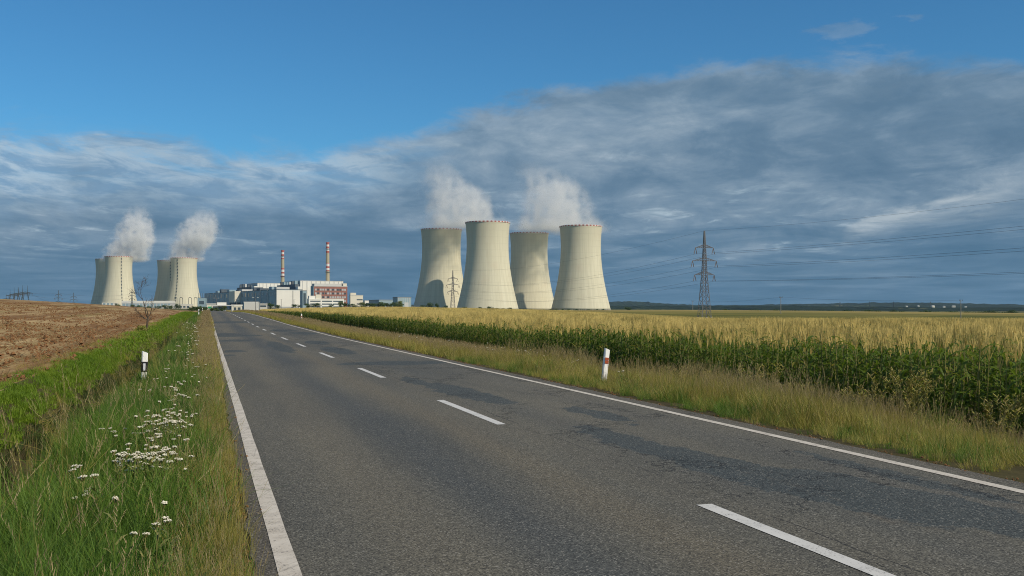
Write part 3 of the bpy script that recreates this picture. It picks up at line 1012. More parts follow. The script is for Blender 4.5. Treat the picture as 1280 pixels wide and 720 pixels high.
e, w, l, h = building('glass_annexe', 'lower pale blue annexe with ribbon window next to the office', 324.6, 905, 333.5, 379.4, yaw=.2, L=12, base=-.2, wall='palegrey', roof='palegrey')
window(e, 'front', w * .08, w * .92, h * .45, h * .72, 'glass', 'window_band')
e, w, l, h = building('long_wall_store', 'long low pale store at the foot of the turbine hall', 326, 1300, 372, 383.0, yaw=.1, L=20, base=-.5, wall='palegrey', roof='white')
window(e, 'front', w * .1, w * .5, h * .3, h * .6, 'glass', 'window_band')
# left plant
e, w, l, h = building('water_hall', 'very long low white hall below the distant cooling towers', 152, 2150, 214, 376, yaw=.12, L=40, wall='palegrey', roof='white', parapet=4.5)
for k in range(14):
    window(e, 'front', w * (.02 + k * .07), w * (.07 + k * .07), 3, h - 6, 'bluegrey', 'window')
e, w, l, h = building('tank_store', 'white store with three blue panels below the outermost tower', 127.5, 2050, 143, 378.4, yaw=.1, L=24, base=2, wall='white', roof='white')
for k in range(3):
    window(e, 'front', w * (.1 + k * .3), w * (.28 + k * .3), h * .35, h * .95, 'bluegrey', 'panel')
e, w, l, h = building('pump_house', 'low white pump house below the central ladder tower', 219, 1900, 238, 380.3, yaw=.1, L=24, base=0, wall='cream', roof='white')
for k in range(4):
    window(e, 'front', w * (.05 + k * .24), w * (.2 + k * .24), h * .25, h * .6, 'glass')
e, w, l, h = building('pump_house', 'small white shed between pump house and roadside', 203, 1800, 213, 381.8, yaw=.1, L=20, base=0, wall='cream', roof='white')
window(e, 'front', w * .2, w * .5, h * .2, h * .7, 'glass', 'door')
e, w, l, h = building('dark_shed', 'dark service building beside the distant central ladder tower', 247, 2000, 257, 372.0, yaw=.2, L=30, base=0, wall='bluegrey', roof='darkroof')
for k in range(4):
    m = MB(); m.bar((w * (.1 + .25 * k), 6, h), (w * (.1 + .25 * k), 6, h + 9), .9, .7); m.build('flue', M['steel_dark'], e)
window(e, 'front', w * .2, w * .8, h * .4, h * .7, 'glass', 'window_band')
# village far right
for k, (x, y, sx) in enumerate([(1133, 381.4, 6), (1148, 381.0, 5), (1166, 380.9, 9), (1180, 381.6, 6), (1192, 381.2, 10), (1207, 382.2, 6)]):
    Y = 5600.0
    e = empty('farm_shed', (pxX(x, Y), Y, pz(y + 1.6, Y) - 2), random.uniform(-.2, .2))
    tag(e, 'tiny white building in the village on the far wooded slope', 'building', 'white buildings of the far village')
    W = .38 * sx * Y / F
    m = MB(); m.box(-W / 2, W / 2, -8, 8, -12, 3); m.build('wall', M['cream'], e)
    m = MB(); m.add([(-W / 2 - .5, -9, 3.02), (W / 2 + .5, -9, 3.02), (W / 2 + .5, 9, 3.02), (-W / 2 - .5, 9, 3.02), (-W / 2 - .5, 0, 5.5), (W / 2 + .5, 0, 5.5)],
                    [(0, 1, 5, 4), (2, 3, 4, 5), (0, 4, 3), (1, 2, 5), (3, 2, 1, 0)]); m.build('roof', M['palegrey'], e)


# ------------------------------------------------------------------ pylons
def lattice_mb(h, wb, ww, zw, wt, panels, leg=.22, br=.12):
    """four legged lattice body: width wb at the foot, ww at the waist zw, wt at the top"""
    m = MB()
    def hw(z):
        return (wb + (ww - wb) * z / zw) / 2 if z < zw else (ww + (wt - ww) * (z - zw) / (h - zw)) / 2
    zs = [0]
    step = panels
    while zs[-1] < h - .3:
        zs.append(min(h, zs[-1] + max(1.1, hw(zs[-1]) * 2 * step)))
    cs = ((-1, -1), (1, -1), (1, 1), (-1, 1))
    for i in range(len(zs) - 1):
        a, b = zs[i], zs[i + 1]
        for k in range(4):
            p, q = cs[k], cs[(k + 1) % 4]
            m.bar((p[0] * hw(a), p[1] * hw(a), a), (p[0] * hw(b), p[1] * hw(b), b), leg)
            m.bar((p[0] * hw(a), p[1] * hw(a), a), (q[0] * hw(b), q[1] * hw(b), b), br)
            m.bar((q[0] * hw(a), q[1] * hw(a), a), (p[0] * hw(b), p[1] * hw(b), b), br)
            if i % 2 == 0:
                m.bar((p[0] * hw(b), p[1] * hw(b), b), (q[0] * hw(b), q[1] * hw(b), b), br)
    return m, hw


def arm_mb(z, half, bw, rise=1.3, br=.13):
    m = MB()
    for s in (-1, 1):
        tip = (s * half, 0, z)
        for yy in (-bw, bw):
            m.bar((s * bw, yy, z), tip, br * 1.3)
            m.bar((s * bw, yy, z + rise), tip, br * 1.1)
            for k in range(1, 4):
                f = k / 4.0
                x = s * (bw + (half - bw) * f); y = yy * (1 - f)
                m.bar((x, y, z), (s * (bw + (half - bw) * (f - .25)), yy * (1 - f + .25), z + rise * (1 - f + .25)), br)
                m.bar((x, y, z), (x, y, z + rise * (1 - f)), br)
        for k in range(4):
            f = k / 4.0; f2 = (k + 1) / 4.0
            m.bar((s * (bw + (half - bw) * f), -bw * (1 - f), z), (s * (bw + (half - bw) * f2), bw * (1 - f2), z), br * .8)
    return m


LINE = np.array([144.5, -494.0]); LINE_YAW = math.atan2(LINE[1], LINE[0]) + math.pi / 2
ARMS = [(32.0, 4.5), (26.0, 6.0), (19.6, 4.9)]


def pylon(X, Y, zbase, label, k=1.0, mat='steel', yaw=LINE_YAW, name='lattice_pylon', thick=1.0):
    e = tag(empty(name, (X, Y, zbase), yaw), label, 'pylon')
    e.scale = (k, k, k)
    m, hw = lattice_mb(39.8, 4.6, 1.9, 20, .35, 1.0, .24 * thick, .13 * thick)
    m.build('lattice_body', M[mat], e)
    for z, half in ARMS:
        a = arm_mb(z, half, hw(z), 1.4, .13 * thick).build('crossarm', M[mat], e)
        for s in (-1, 1):
            for q in (-1, 1):
                m = MB(); m.bar((s * half, 0, z), (s * half + q * .95, q * .5, z - 2.9), .26 * thick)
                m.build('insulator', M['insulator'], a)
    for fx in (-2.3, 2.3):
        for fy in (-2.3, 2.3):
            m = MB(); m.box(fx - .4, fx + .4, fy - .4, fy + .4, -1.5, .2); m.build('footing', M['concrete'], e)
    return e


PM = (pxX(880.5, 456), 456.0); PMz = pz(397, 456)
PF = (pxX(566, 950), 950.0); PFz = -2.4
pylon(PM[0], PM[1], PMz, 'tall grey lattice pylon standing in the crop field right of towers')
pylon(PF[0], PF[1], PFz, 'lattice pylon standing against the first rear cooling tower', thick=1.1)
PO = (PM[0] + LINE[0], PM[1] + LINE[1]); POz = -1.0


def wire(a, b, sag, label, r=.055, group='overhead wires of the pylon line', n=40, name='power_line', t1=1.0):
    a = Vector(a); b = Vector(b); pts = []
    for i in range(n + 1):
        t = t1 * i / n
        p = a.lerp(b, t); p.z -= 4 * sag * t * (1 - t); pts.append(p)
    m = MB(); m.tube(pts, [r] * len(pts), 4)
    o = m.build(name, M['wire'], None)
    tag(o, label, 'power line', group)


ln = LINE / np.linalg.norm(LINE); perp = np.array([-ln[1], ln[0]])
for nm, (z, half) in zip(('upper', 'middle', 'lower'), ARMS):
    for sd, s in (('near', -1), ('far', 1)):
        off = perp * half * s
        a = (PM[0] + off[0], PM[1] + off[1], PMz + z - 2.9)
        side = 'road side' if s < 0 else 'hill side'
        wire(a, (PO[0] + off[0], PO[1] + off[1], POz + z - 2.9 + 1.0), 3.9, f'{nm} {side} conductor running from the field pylon out of the frame', .030)
        wire(a, (PF[0] + off[0], PF[1] + off[1], PFz + z - 2.9), 8.0, f'{nm} {side} conductor between field pylon and the pylon at the towers', .032)
wire((PM[0], PM[1], PMz + 39.8), (PO[0], PO[1], POz + 41.5), 7.2, 'topmost thin earth wire running from the field pylon out of frame', .024)
wire((PM[0], PM[1], PMz + 39.8), (PF[0], PF[1], PFz + 39.8), 6.0, 'topmost thin earth wire between field pylon and the pylon at the towers', .028)

# pylons on the left horizon
pylon(pxX(165, 1900), 1900, 0.0, 'broad dark lattice pylon in front of the outermost distant tower', .95, 'steel_dark', .25, thick=2.2)
pylon(pxX(73, 1500), 1500, -6.0, 'dark narrow pylon on the field skyline beside the portal group', .86, 'steel_dark', .4, thick=1.7)
pylon(pxX(92, 1750), 1750, -8.0, 'fainter narrow pylon on field skyline nearer the distant towers', .92, 'steel_dark', .4, thick=1.6)


def portal(xp, Y, zbase, label, h=34.0, k=1.0):
    X = pxX(xp, Y)
    e = tag(empty('portal_pylon', (X, Y, zbase), .1), label, 'pylon', 'portal pylons on the field skyline')
    e.scale = (k, k, k)
    for s in (-1, 1):
        m = MB()
        for o in (-.7, .7):
            m.bar((s * 6.5 + o, 0, 0), (s * 2.8 + o * .5, 0, h * .74), .5)
        for i in range(9):
            f = i / 9; g = (i + 1) / 9
            o = .7 if i % 2 else -.7
            m.bar((s * (6.5 - 3.7 * f) + o, 0, h * .74 * f), (s * (6.5 - 3.7 * g) - o * .6, 0, h * .74 * g), .3)
        m.build('leg', M['steel_dark'], e)
        m = MB(); m.bar((s * 2.8, 0, h * .74), (s * 3.0, 0, h), .55, .25); m.build('horn', M['steel_dark'], e)
        m = MB()
        for q in (0, 3.2, 6.4):
            m.bar((s * (2.0 + q), 0, h * .72), (s * (2.0 + q), 0, h * .62), .3)
        m.build('insulator', M['insulator'], e)
    m = MB()
    for s in (-1, 1):
        m.bar((0, 0, h * .76), (s * 9, 0, h * .71), .6); m.bar((0, 0, h * .70), (s * 9, 0, h * .71), .5)
        for i in range(6):
            m.bar((s * i * 1.5, 0, h * (.76 - .05 * i / 6)), (s * (i + 1) * 1.5, 0, h * .705), .3)
    m.build('crossbeam', M['steel_dark'], e)


portal(31.5, 1250, -4.0, 'nearest portal pylon with two horns and long crossbeam on skyline', 34, 1.0)
portal(25.5, 1330, -4.0, 'second portal pylon on skyline behind the nearest one', 34, 1.0)
portal(20.5, 1420, -4.0, 'third portal pylon on skyline, in middle of the group', 34, 1.03)
portal(15.2, 1500, -4.0, 'fourth portal pylon on skyline in the group', 34, 1.0)
portal(10, 1700, -6.0, 'smallest farthest portal pylon on skyline at the picture edge', 34, .95)
for k in range(3):
    Y0, Y1 = 1250, 1500
    wire((pxX(31.5, Y0) + 12 - 11 * k, Y0, 17.0 + 3 * k), (pxX(73, Y1), Y1 - 2, 10.0 + 7 * k), 2.5, f'{("lowest", "middle", "highest")[k]} wire from portal pylon to dark narrow skyline pylon', .09, 'skyline wires', 16)
    wire((pxX(73, Y1), Y1 - 2, 10.0 + 7 * k), (pxX(165, 1900), 1898, 14 + 7 * k), 4.5, f'{("lowest", "middle", "highest")[k]} wire from dark skyline pylon to broad pylon at towers', .09, 'skyline wires', 20)

# medium voltage poles in the far field
def pole(xp, Y, ytop, label, zbase=None):
    X = pxX(xp, Y); zb_ = gz1(X, Y) if zbase is None else zbase
    h = pz(ytop, Y) - zb_
    e = tag(empty('utility_pole', (X, Y, zb_), .6), label, 'utility pole', 'poles in the far field')
    m = MB(); m.tube([(0, 0, -1), (0, 0, h)], [.22, .15], 8); m.build('shaft', M['concrete'], e)
    m = MB(); m.bar((-1.5, 0, h - .4), (1.5, 0, h - .4), .22); m.build('crossarm', M['steel_dark'], e)
    for q in (-1.4, 0, 1.4):
        m = MB(); m.bar((q, 0, h - .3), (q, 0, h + .35), .14); m.build('insulator', M['insulator'], e)
    return (X, Y, zb_ + h)


pa = pole(976, 640, 371.2, 'slim utility pole with crossarm between the lattice pylon and right edge')
pb = pole(1201, 520, 375.2, 'slim utility pole on far field near the right edge')
pc = pole(866, 860, 376, 'faint utility pole just left of the lattice pylon')
wire(pa, pb, 1.2, 'faint wire between the two utility poles near the right', .03, 'utility pole wires', 14)
wire(pc, pa, 1.8, 'faint wire between utility poles behind the lattice pylon', .03, 'utility pole wires', 14)
for k, x in enumerate((1163, 1050, 1117, 1087)):
    e = tag(empty('distant_pylon', (pxX(x, 4300), 4300, -6), .3 + k * .3), 'tiny distant lattice pylon above the far wooded slope', 'pylon', 'tiny pylons on the far slope')
    e.scale = (.8, .8, .8)
    m, hw = lattice_mb(44, 7, 3, 26, .8, 1.3, .9, .5); m.build('lattice_body', M['steel_dark'], e)
    m = MB()
    for z, half in ((38, 7), (31, 9)):
        m.bar((-half, 0, z), (half, 0, z), .9)
    m.build('crossarm', M['steel_dark'], e)

# substation gantries and lamp posts
for k, x in enumerate((219.5, 226.5, 237.5, 244.5)):
    Y = 2200
    e = tag(empty('gantry', (pxX(x, Y), Y, 0), .15), 'arched steel gantry in a row before the central ladder tower', 'gantry', 'substation gantries')
    for s in (-1, 1):
        m = MB(); m.bar((s * 3.4, 0, 0), (s * 3.0, 0, 22), .9, .8); m.build('leg', M['steel_dark'], e)
    m = MB(); m.tube([(3.0 * math.cos(a), 0, 22 + 3.2 * math.sin(a)) for a in np.linspace(0, math.pi, 9)], [.6] * 9, 6); m.build('arch', M['steel_dark'], e)
for x, Y, yt, lb in ((270.5, 640, 372.8, 'lamp post with double arm beside gatehouse hedge'), (295.4, 660, 374.0, 'lamp post before the white entrance hall'), (319.3, 560, 372.3, 'thick lamp post in front of the pale blue office'),
                     (351.5, 1200, 374, 'slim lamp post before the pale end wall of turbine hall'), (367.5, 1200, 374.5, 'lamp post at the downpipe end of turbine hall')):
    X = pxX(x, Y); zb_ = -.3; h = pz(yt, Y) - zb_
    e = tag(empty('street_lamp', (X, Y, zb_), .3), lb, 'street lamp', 'lamp posts at the power station')
    m = MB(); m.tube([(0, 0, -.5), (0, 0, h)], [.16 * Y / 600, .12 * Y / 600], 8); m.build('post', M['steel'], e)
    for s in (-1, 1):
        m = MB(); m.bar((0, 0, h - .1), (s * 1.3, 0, h + .1), .16); a = m.build('arm', M['steel'], e)
        m = MB(); m.box(s * 1.3 - .5, s * 1.3 + .5, -.22, .22, h, h + .22); m.build('lamp_head', M['palegrey'], a)
e = tag(empty('direction_sign', (pxX(262.3, 520), 520, -.2), .25), 'small green direction sign above the hedge before the gatehouse', 'sign')
m = MB(); m.box(-.9, .9, -.05, .05, 1.5, 2.5); m.build('panel', M['signgreen'], e)
for s in (-.6, .6):
    m = MB(); m.bar((s, .1, -.5), (s, .1, 2.4), .09); m.build('post', M['steel'], e)

# ------------------------------------------------------------------ trees and bushes
def crown_mesh(seed, n=900, lobes=9, flat=.8, mat='crown', q=.10, name='crown'):
    """leaf clumps through several uneven lobes; unit height, base at z=0"""
    r = random.Random(seed); m = MB()
    ls = [(Vector((r.uniform(-.28, .28), r.uniform(-.28, .28), r.uniform(.22, .72))), r.uniform(.17, .30)) for _ in range(lobes)]
    for i in range(n):
        c, R = r.choice(ls)
        d = Vector((r.gauss(0, 1), r.gauss(0, 1), r.gauss(0, 1))).normalized() * R * (r.random() ** .35)
        p = c + Vector((d.x, d.y, d.z * flat))
        if p.z < .02: p.z = .02 + r.random() * .05
        nrm = (d.normalized() + Vector((r.gauss(0, .5), r.gauss(0, .5), r.gauss(0, .5)))).normalized()
        a = nrm.orthogonal().normalized(); b = nrm.cross(a)
        s = q * r.uniform(.4, 1.0)
        ang = r.random() * 6.28
        a2 = a * math.cos(ang) + b * math.sin(ang); b2 = nrm.cross(a2)
        m.face([p - a2 * s * .5, p + b2 * s * .3, p + a2 * s * .6, p - b2 * s * .3], 0, r.random())
    return m.mesh(name, M[mat])


CROWNS = [crown_mesh(k, 900, 8 + k % 3) for k in range(4)]
CROWNS_PALE = [crown_mesh(20 + k, 900, 8, .9, 'crown_pale') for k in range(2)]
m = MB(); m.tube([(0, 0, -.3), (.01, 0, .2), (.0, .02, .5)], [.045, .035, .015], 6)
for a in range(4):
    m.tube([(0, 0, .25 + .05 * a), (.15 * math.cos(a * 1.7), .15 * math.sin(a * 1.7), .5 + .04 * a)], [.018, .006], 4)
TRUNK = m.mesh('trunk', M['bark'])


def tree(xp, Y, ytop, ybase, wpx, label, name='tree', group=None, pale=False, zbase=None):
    X = pxX(xp, Y)
    zb_ = pz(ybase, Y) if zbase is None else zbase
    h = pz(ytop, Y) - zb_
    w = wpx * Y / F
    e = tag(empty(name, (X, Y, zb_), random.uniform(0, 6.28)), label, 'bush' if name == 'bush' else 'tree', group)
    e.scale = (w / .95, w / .95, h / .98)
    link('crown', random.choice(CROWNS_PALE if pale else CROWNS), e)
    link('trunk', TRUNK, e)


G1 = 'bushes at the foot of the cooling towers'
for x, Y, yt, wp in ((536, 1350, 376.5, 11), (529, 1360, 379, 8), (546.5, 1350, 377.5, 6), (557, 1360, 380.5, 7)):
    tree(x, Y, yt, 388, wp, 'dark bush below the rear cooling tower that the pylon stands against', 'bush', G1)
for x, yt, wp in ((582, 382.5, 8), (600, 382.8, 8), (621, 384, 5), (628, 384, 6), (637, 383.5, 7)):
    tree(x, 1300, yt, 389, wp, 'small round dark bush before the tallest looking front tower', 'bush', G1)
tree(613, 1290, 381, 389, 9, 'largest round bush before the middle of the front cooling tower', 'bush', G1)
for i in range(13):
    tree(655 + i * 8.2 + random.uniform(-2, 2), 1390, random.uniform(385.2, 386.8), 389.5, random.uniform(4, 7), 'tiny low bush in the row at the foot of rightmost towers', 'bush', G1)
tree(785, 1300, 383.2, 389, 13, 'lone dark round tree right of the last cooling tower', 'tree')
tree(906, 1500, 385.5, 389, 7, 'small pale bush behind the lattice pylon foot', 'bush', None, True)
for x, Y, yt, wp, pl in ((370, 1150, 379.5, 9, 0), (386.5, 1150, 379.2, 10, 0), (397, 1150, 378.6, 10, 0), (414, 1150, 380.6, 6, 0), (433, 1100, 377.3, 9, 0), (443, 1100, 379.6, 8, 0), (457.5, 1150, 379, 9, 0)):
    tree(x, Y, yt - 1.2, 386, wp * 1.25, 'dark tree in the row before the white and brick offices', 'tree', 'trees before the plant offices', bool(pl))
tree(426, 1080, 375.2, 386, 10, 'taller pale green tree before the white office corner', 'tree', None, True)
tree(452.5, 1080, 376.6, 386, 10, 'pale green tree before the beige block', 'tree', None, True)
for i in range(8):
    tree(463 + i * 5.2, 1150 + random.uniform(-40, 40), random.uniform(375.5, 379.5), 386, random.uniform(8, 12), 'dense tree in the dark belt before the long low sheds', 'tree', 'tree belt before the sheds')
tree(499, 1000, 374.8, 386, 11, 'broad pale tree before the blue grey corrugated shed', 'tree', None, True)
tree(338, 1100, 377.5, 387, 12, 'dark tree at the near corner of the turbine hall', 'tree')
tree(346, 1120, 380, 387, 9, 'low dark shrub before the pale end wall of the turbine hall', 'bush')
for x, yt, wp in ((168, 379, 10), (177, 380, 12), (186, 380.5, 10), (197, 381, 11), (208, 379.6, 12), (213, 380.5, 8)):
    tree(x, 1500, yt, 389, wp, 'dark tree in the row before the very long white hall', 'tree', 'trees below the distant towers')
tree(147, 1500, 377.6, 389, 9, 'round green tree beside the store with blue panels', 'tree')
tree(134, 1500, 380.2, 389, 6, 'small green tree before the store with blue panels', 'tree')
tree(220.5, 1450, 378, 389, 9, 'taller dark tree beside the low white pump house', 'tree')
for i in range(9):
    tree(96 + i * 3.6, 1800, random.uniform(379.5, 381.2), 386, random.uniform(4, 7), 'far dark tree in the line on the ploughed field skyline', 'tree', 'trees on the field skyline')
tree(80, 1700, 377.7, 386, 6, 'single far dark tree right of the dark skyline pylon', 'tree')
for i, (x, yt, wp) in enumerate(((239, 381.5, 10), (246, 380.5, 11), (252.5, 381, 9), (258, 382, 11), (265, 382.5, 11), (271, 383, 9), (276, 384.5, 7))):
    tree(x, 430 + i * 6, yt, 391, wp, 'green hedge tree beside the road end before the gatehouse', 'tree', 'hedge trees at the road end')
tree(281, 560, 382, 388.5, 8, 'round olive tree in front of the white gatehouse', 'tree', None, True)
for i in range(22):
    x = 905 + i * 17.5 + random.uniform(-6, 6)
    tree(x, 1300 + random.uniform(-100, 100), random.uniform(384.9, 386.6) + (1.0 if x > 1130 else 0) + (x - 900) / 380 * 1.3, 394, random.uniform(10, 24), 'dark bush in the broken hedge at the far edge of fields', 'bush', 'hedge at the far field edge')
for x, yt, wp in ((1236, 386.0, 16), (1265, 385.5, 14), (1160, 386.6, 12)):
    tree(x, 1150, yt, 394, wp, 'larger dark bush standing out of the far hedge near right edge', 'bush', 'larger far hedge bushes')


def dead_tree():
    Y = 63.0; X = pxX(183.5, Y); zb_ = gz1(X, Y) - .05
    e = tag(empty('dead_tree', (X, Y, zb_)), 'small bare dead tree with thin branches on the ditch bank', 'tree')
    e.scale = (.80, .80, .74)
    r = random.Random(5)
    m = MB()
    P = [(0, 0, -.2), (.02, 0, .5), (.05, .02, 1.0), (.10, .0, 1.35)]
    m.tube(P, [.10, .085, .075, .06], 7)
    m.build('trunk', M['bark'], e, True)

    def grow(m, p, d, ln_, rad, depth):
        pts = [Vector(p)]; rs = [rad]
        n = 4
        for i in range(n):
            d = (d + Vector((r.gauss(0, .14), r.gauss(0, .14), r.gauss(.04, .08)))).normalized()
            rad_ = 0
            pts.append(pts[-1] + d * ln_ / n); rs.append(max(.005, rad * (1 - .8 * (i + 1) / n)))
        m.tube(pts, rs, 5)
        if depth > 0:
            for k in range(5 if depth > 1 else 4):
                i = r.randint(1, n); q = pts[i]
                dd = (d + Vector((r.gauss(0, .75), r.gauss(0, .5), r.gauss(.15, .35)))).normalized()
                grow(m, q, dd, ln_ * r.uniform(.38, .6), rs[i] * .75, depth - 1)
    for p, d, ln_, rad, dp in (((.10, 0, 1.3), (.14, 0, 1), 2.2, .045, 3), ((.08, 0, 1.25), (-.35, .1, 1), 1.45, .04, 2), ((.07, 0, 1.1), (-1, 0, .55), 1.1, .04, 3), ((.1, 0, 1.3), (.55, 0, .9), 1.5, .035, 2), ((.06, 0, 1.15), (-.8, .2, .25), .8, .03, 2), ((.1, 0, 1.0), (.3, 0, .6), .5, .03, 1)):
        m = MB(); grow(m, p, Vector(d).normalized(), ln_, rad, dp)
        m.build('branch', M['bark'], e)
    e2 = tag(empty('shrub', (X - .05, Y - .35, zb_)), 'small brown green shrub around the foot of the dead tree', 'shrub')
    e2.scale = (1.0, 1.0, .75)
    link('foliage', crown_mesh(77, 500, 6, .8, 'weed', .12, 'foliage'), e2)


dead_tree()

# ------------------------------------------------------------------ marker posts
def post(u, v, label, amber=False, lean=(0, 0), k=1.0, sink=0.1, top=None):
    x, y = uv2xy(u, v); z = gz1(x, y) - sink
    yaw = math.atan2(D[1], D[0]) - math.pi / 2
    e = tag(empty('marker_post', (x, y, z), yaw), label, 'marker post', 'white plastic marker posts along the road')
    e.rotation_euler = (lean[0], lean[1], yaw)
    h = 1.0 if top is None else top - z
    prof = [(-.06, -.03), (-.04, -.05), (.04, -.05), (.06, -.03), (.06, .03), (.03, .055), (-.03, .055), (-.06, .03)]
    n = len(prof)
    def sec(z0, z1, g=1.0, tilt=0.0):
        m = MB(); vs = []
        for q in (z0, z1):
            for a, b in prof:
                vs.append((a * g, b * g, q + (tilt * (-a) if q == z1 else 0)))
        m.add(vs, [(i, (i + 1) % n, n + (i + 1) % n, n + i) for i in range(n)] + [tuple(range(n - 1, -1, -1)), tuple(range(n, 2 * n))])
        return m
    b0, b1 = h - .42, h - .20
    if amber: b0, b1 = h - .34, h - .20
    sec(0, h, 1, .35).build('body', M['post_white'], e)
    if amber:
        for face in (-1,):
            m = MB(); m.box(-.045, .045, -.062, -.0505, b0, (b0 + b1) / 2 - .004); m.box(-.045, .045, -.062, -.0505, (b0 + b1) / 2 + .004, b1)
            m.build('reflector', M['amber'], e)
    else:
        sec(b0, b1, 1.06).build('black_band', M['post_black'], e)
        m = MB(); m.box(-.022, .022, -.066, -.0535, b0 + .035, b1 - .035); m.build('reflector', M['reflector'], e)


post(21 * .9562 - (-1) * 0 + (-460 / F * 21) * D[0] - 0.0, -1.28, 'white marker post with black band in tall grass on the verge', False, (0, .03), top=.60)
xr = 115 / F * 23.4
post(xr * D[0] + 23.4 * D[1], 8.9, 'white marker post with amber reflector leaning before the maize', True, (0, .11), top=.57)
post(140, -1.1, 'far small marker post on the grass verge where flowers grow', False, top=None)
post(222, -1.0, 'farthest tiny marker post on the verge by the hedge', False)
post(98, 8.7, 'far marker post with amber reflector beside the maize corner', True)
post(185, 8.6, 'farthest tiny marker post where the maize begins at the crest', False)

# ------------------------------------------------------------------ plants
def blade(m, base, h, w, lean, az, mi=0, tint=None, segs=3, droop=.5):
    d = Vector((math.cos(az), math.sin(az), 0)); sd = Vector((-d.y, d.x, 0))
    pts = []; ws = []
    for i in range(segs + 1):
        t = i / segs
        pts.append(Vector(base) + d * (lean * h * (t * .5 + t * t * .9)) + Vector((0, 0, h * (t - droop * lean * t * t * .6))))
        ws.append(max(.0006, w / 2 * (1 - t ** 1.6)) if i < segs else .0005)
    m.strip(pts, ws, sd, mi, random.random() if tint is None else tint)


def clump(name, mats, n, rad, h0, h1, w0, w1, lean=.45, heads=0, head_mi=1, head_h=1.25):
    m = MB()
    for i in range(n):
        a = random.random() * 6.283; r = rad * math.sqrt(random.random())
        blade(m, (r * math.cos(a), r * math.sin(a), 0), random.uniform(h0, h1), random.uniform(w0, w1), random.uniform(.1, lean), random.random() * 6.283)
    for i in range(heads):
        a = random.random() * 6.283; r = rad * math.sqrt(random.random())
        b = Vector((r * math.cos(a), r * math.sin(a), 0)); hh = h1 * head_h * random.uniform(.85, 1.15)
        az = random.random() * 6.283; ln_ = random.uniform(.05, .25)
        d = Vector((math.cos(az), math.sin(az), 0))
        top = b + d * ln_ * hh + Vector((0, 0, hh))
        mid = b + d * ln_ * hh * .35 + Vector((0, 0, hh * .6))
        m.tube([b, mid, top], [w0 * .35, w0 * .3, w0 * .2], 3, 0, .9)
        tn = random.random()
        for k in range(7):
            p = mid.lerp(top, .55 + .45 * k / 6 * 1.0); az2 = random.random() * 6.283
            q = p + Vector((math.cos(az2) * w0 * 2.2, math.sin(az2) * w0 * 2.2, h1 * .05))
            m.bar(p, q, w0 * .9, w0 * .3, head_mi, 3, tn)
    return m.mesh(name, [M[x] for x in mats])


def thin_by(uv, f):
    return uv[RNG.random(len(uv)) < f]


def vnoise(uv, s, seed):
    """smooth value noise on the ground for patchiness"""
    r = np.random.default_rng(seed).random((64, 64))
    p = np.asarray(uv) / s
    i = np.floor(p).astype(int); f = p - i; f = f * f * (3 - 2 * f)
    a = r[i[:, 0] % 64, i[:, 1] % 64]; b = r[(i[:, 0] + 1) % 64, i[:, 1] % 64]
    c = r[i[:, 0] % 64, (i[:, 1] + 1) % 64]; d = r[(i[:, 0] + 1) % 64, (i[:, 1] + 1) % 64]
    return (a * (1 - f[:, 0]) + b * f[:, 0]) * (1 - f[:, 1]) + (c * (1 - f[:, 0]) + d * f[:, 0]) * f[:, 1]


# left verge ---------------------------------------------------------
g_near = [clump('grass_clump', ['grass', 'seed'], 34, .11, .16, .44, .004, .009, .95) for _ in range(3)] + [clump('grass_clump', ['grass', 'seed'], 26, .10, .22, .60, .004, .008, .5, 1, 1, 1.2) for _ in range(1)]
g_mid = [clump('grass_clump', ['grass', 'seed'], 34, .16, .16, .42, .008, .016, .6) for _ in range(3)]
g_far = [clump('grass_clump', ['grass', 'seed'], 34, .35, .15, .38, .02, .04, .6) for _ in range(3)]
d_near = [clump('dry_grass_clump', ['dry', 'seed'], 40, .10, .12, .34, .002, .005, .5, 5, 1, 1.15) for _ in range(3)]
d_mid = [clump('dry_grass_clump', ['dry', 'seed'], 36, .15, .12, .34, .005, .010, .5, 5, 1, 1.15) for _ in range(3)]
d_far = [clump('dry_grass_clump', ['dry', 'seed'], 34, .33, .12, .32, .015, .03, .5, 5, 1, 1.15) for _ in range(3)]


def dry_edge(uv):
    """0 green .. 1 dry, towards the tarmac"""
    lim = -.20 - .34 * sstep(12, 70, uv[:, 0]) - .35 * (vnoise(uv, 1.3, 4) - .5)
    return .92 * sstep(-.24, .30, uv[:, 1] - lim)


def near_posts(uv):
    """1 .. away from the posts, small where the grass is short in front of them"""
    x, y = uv2xy(uv[:, 0], uv[:, 1]); k = np.ones(len(uv))
    for px_, py_, r0 in ((-460 / F * 21, 21.0, 16.5), (xr, 23.4, 20.5)):
        L = math.hypot(px_, py_); dx, dy = px_ / L, py_ / L
        along = x * dx + y * dy; across = np.abs(-x * dy + y * dx)
        k = np.where((along > r0) & (along < L + .25) & (across < .30), .45, k)
    return k


def split_verge(u0, u1, dens, v0=-2.12, v1=.16):
    uv = rand_uv(u0, u1, v0, v1, dens)
    jitter = .07 * (vnoise(uv, .35, 9) - .5)
    uv = uv[uv[:, 1] < v1 - .06 + jitter]
    k = dry_edge(uv) > RNG.random(len(uv))
    return uv[~k], uv[k]


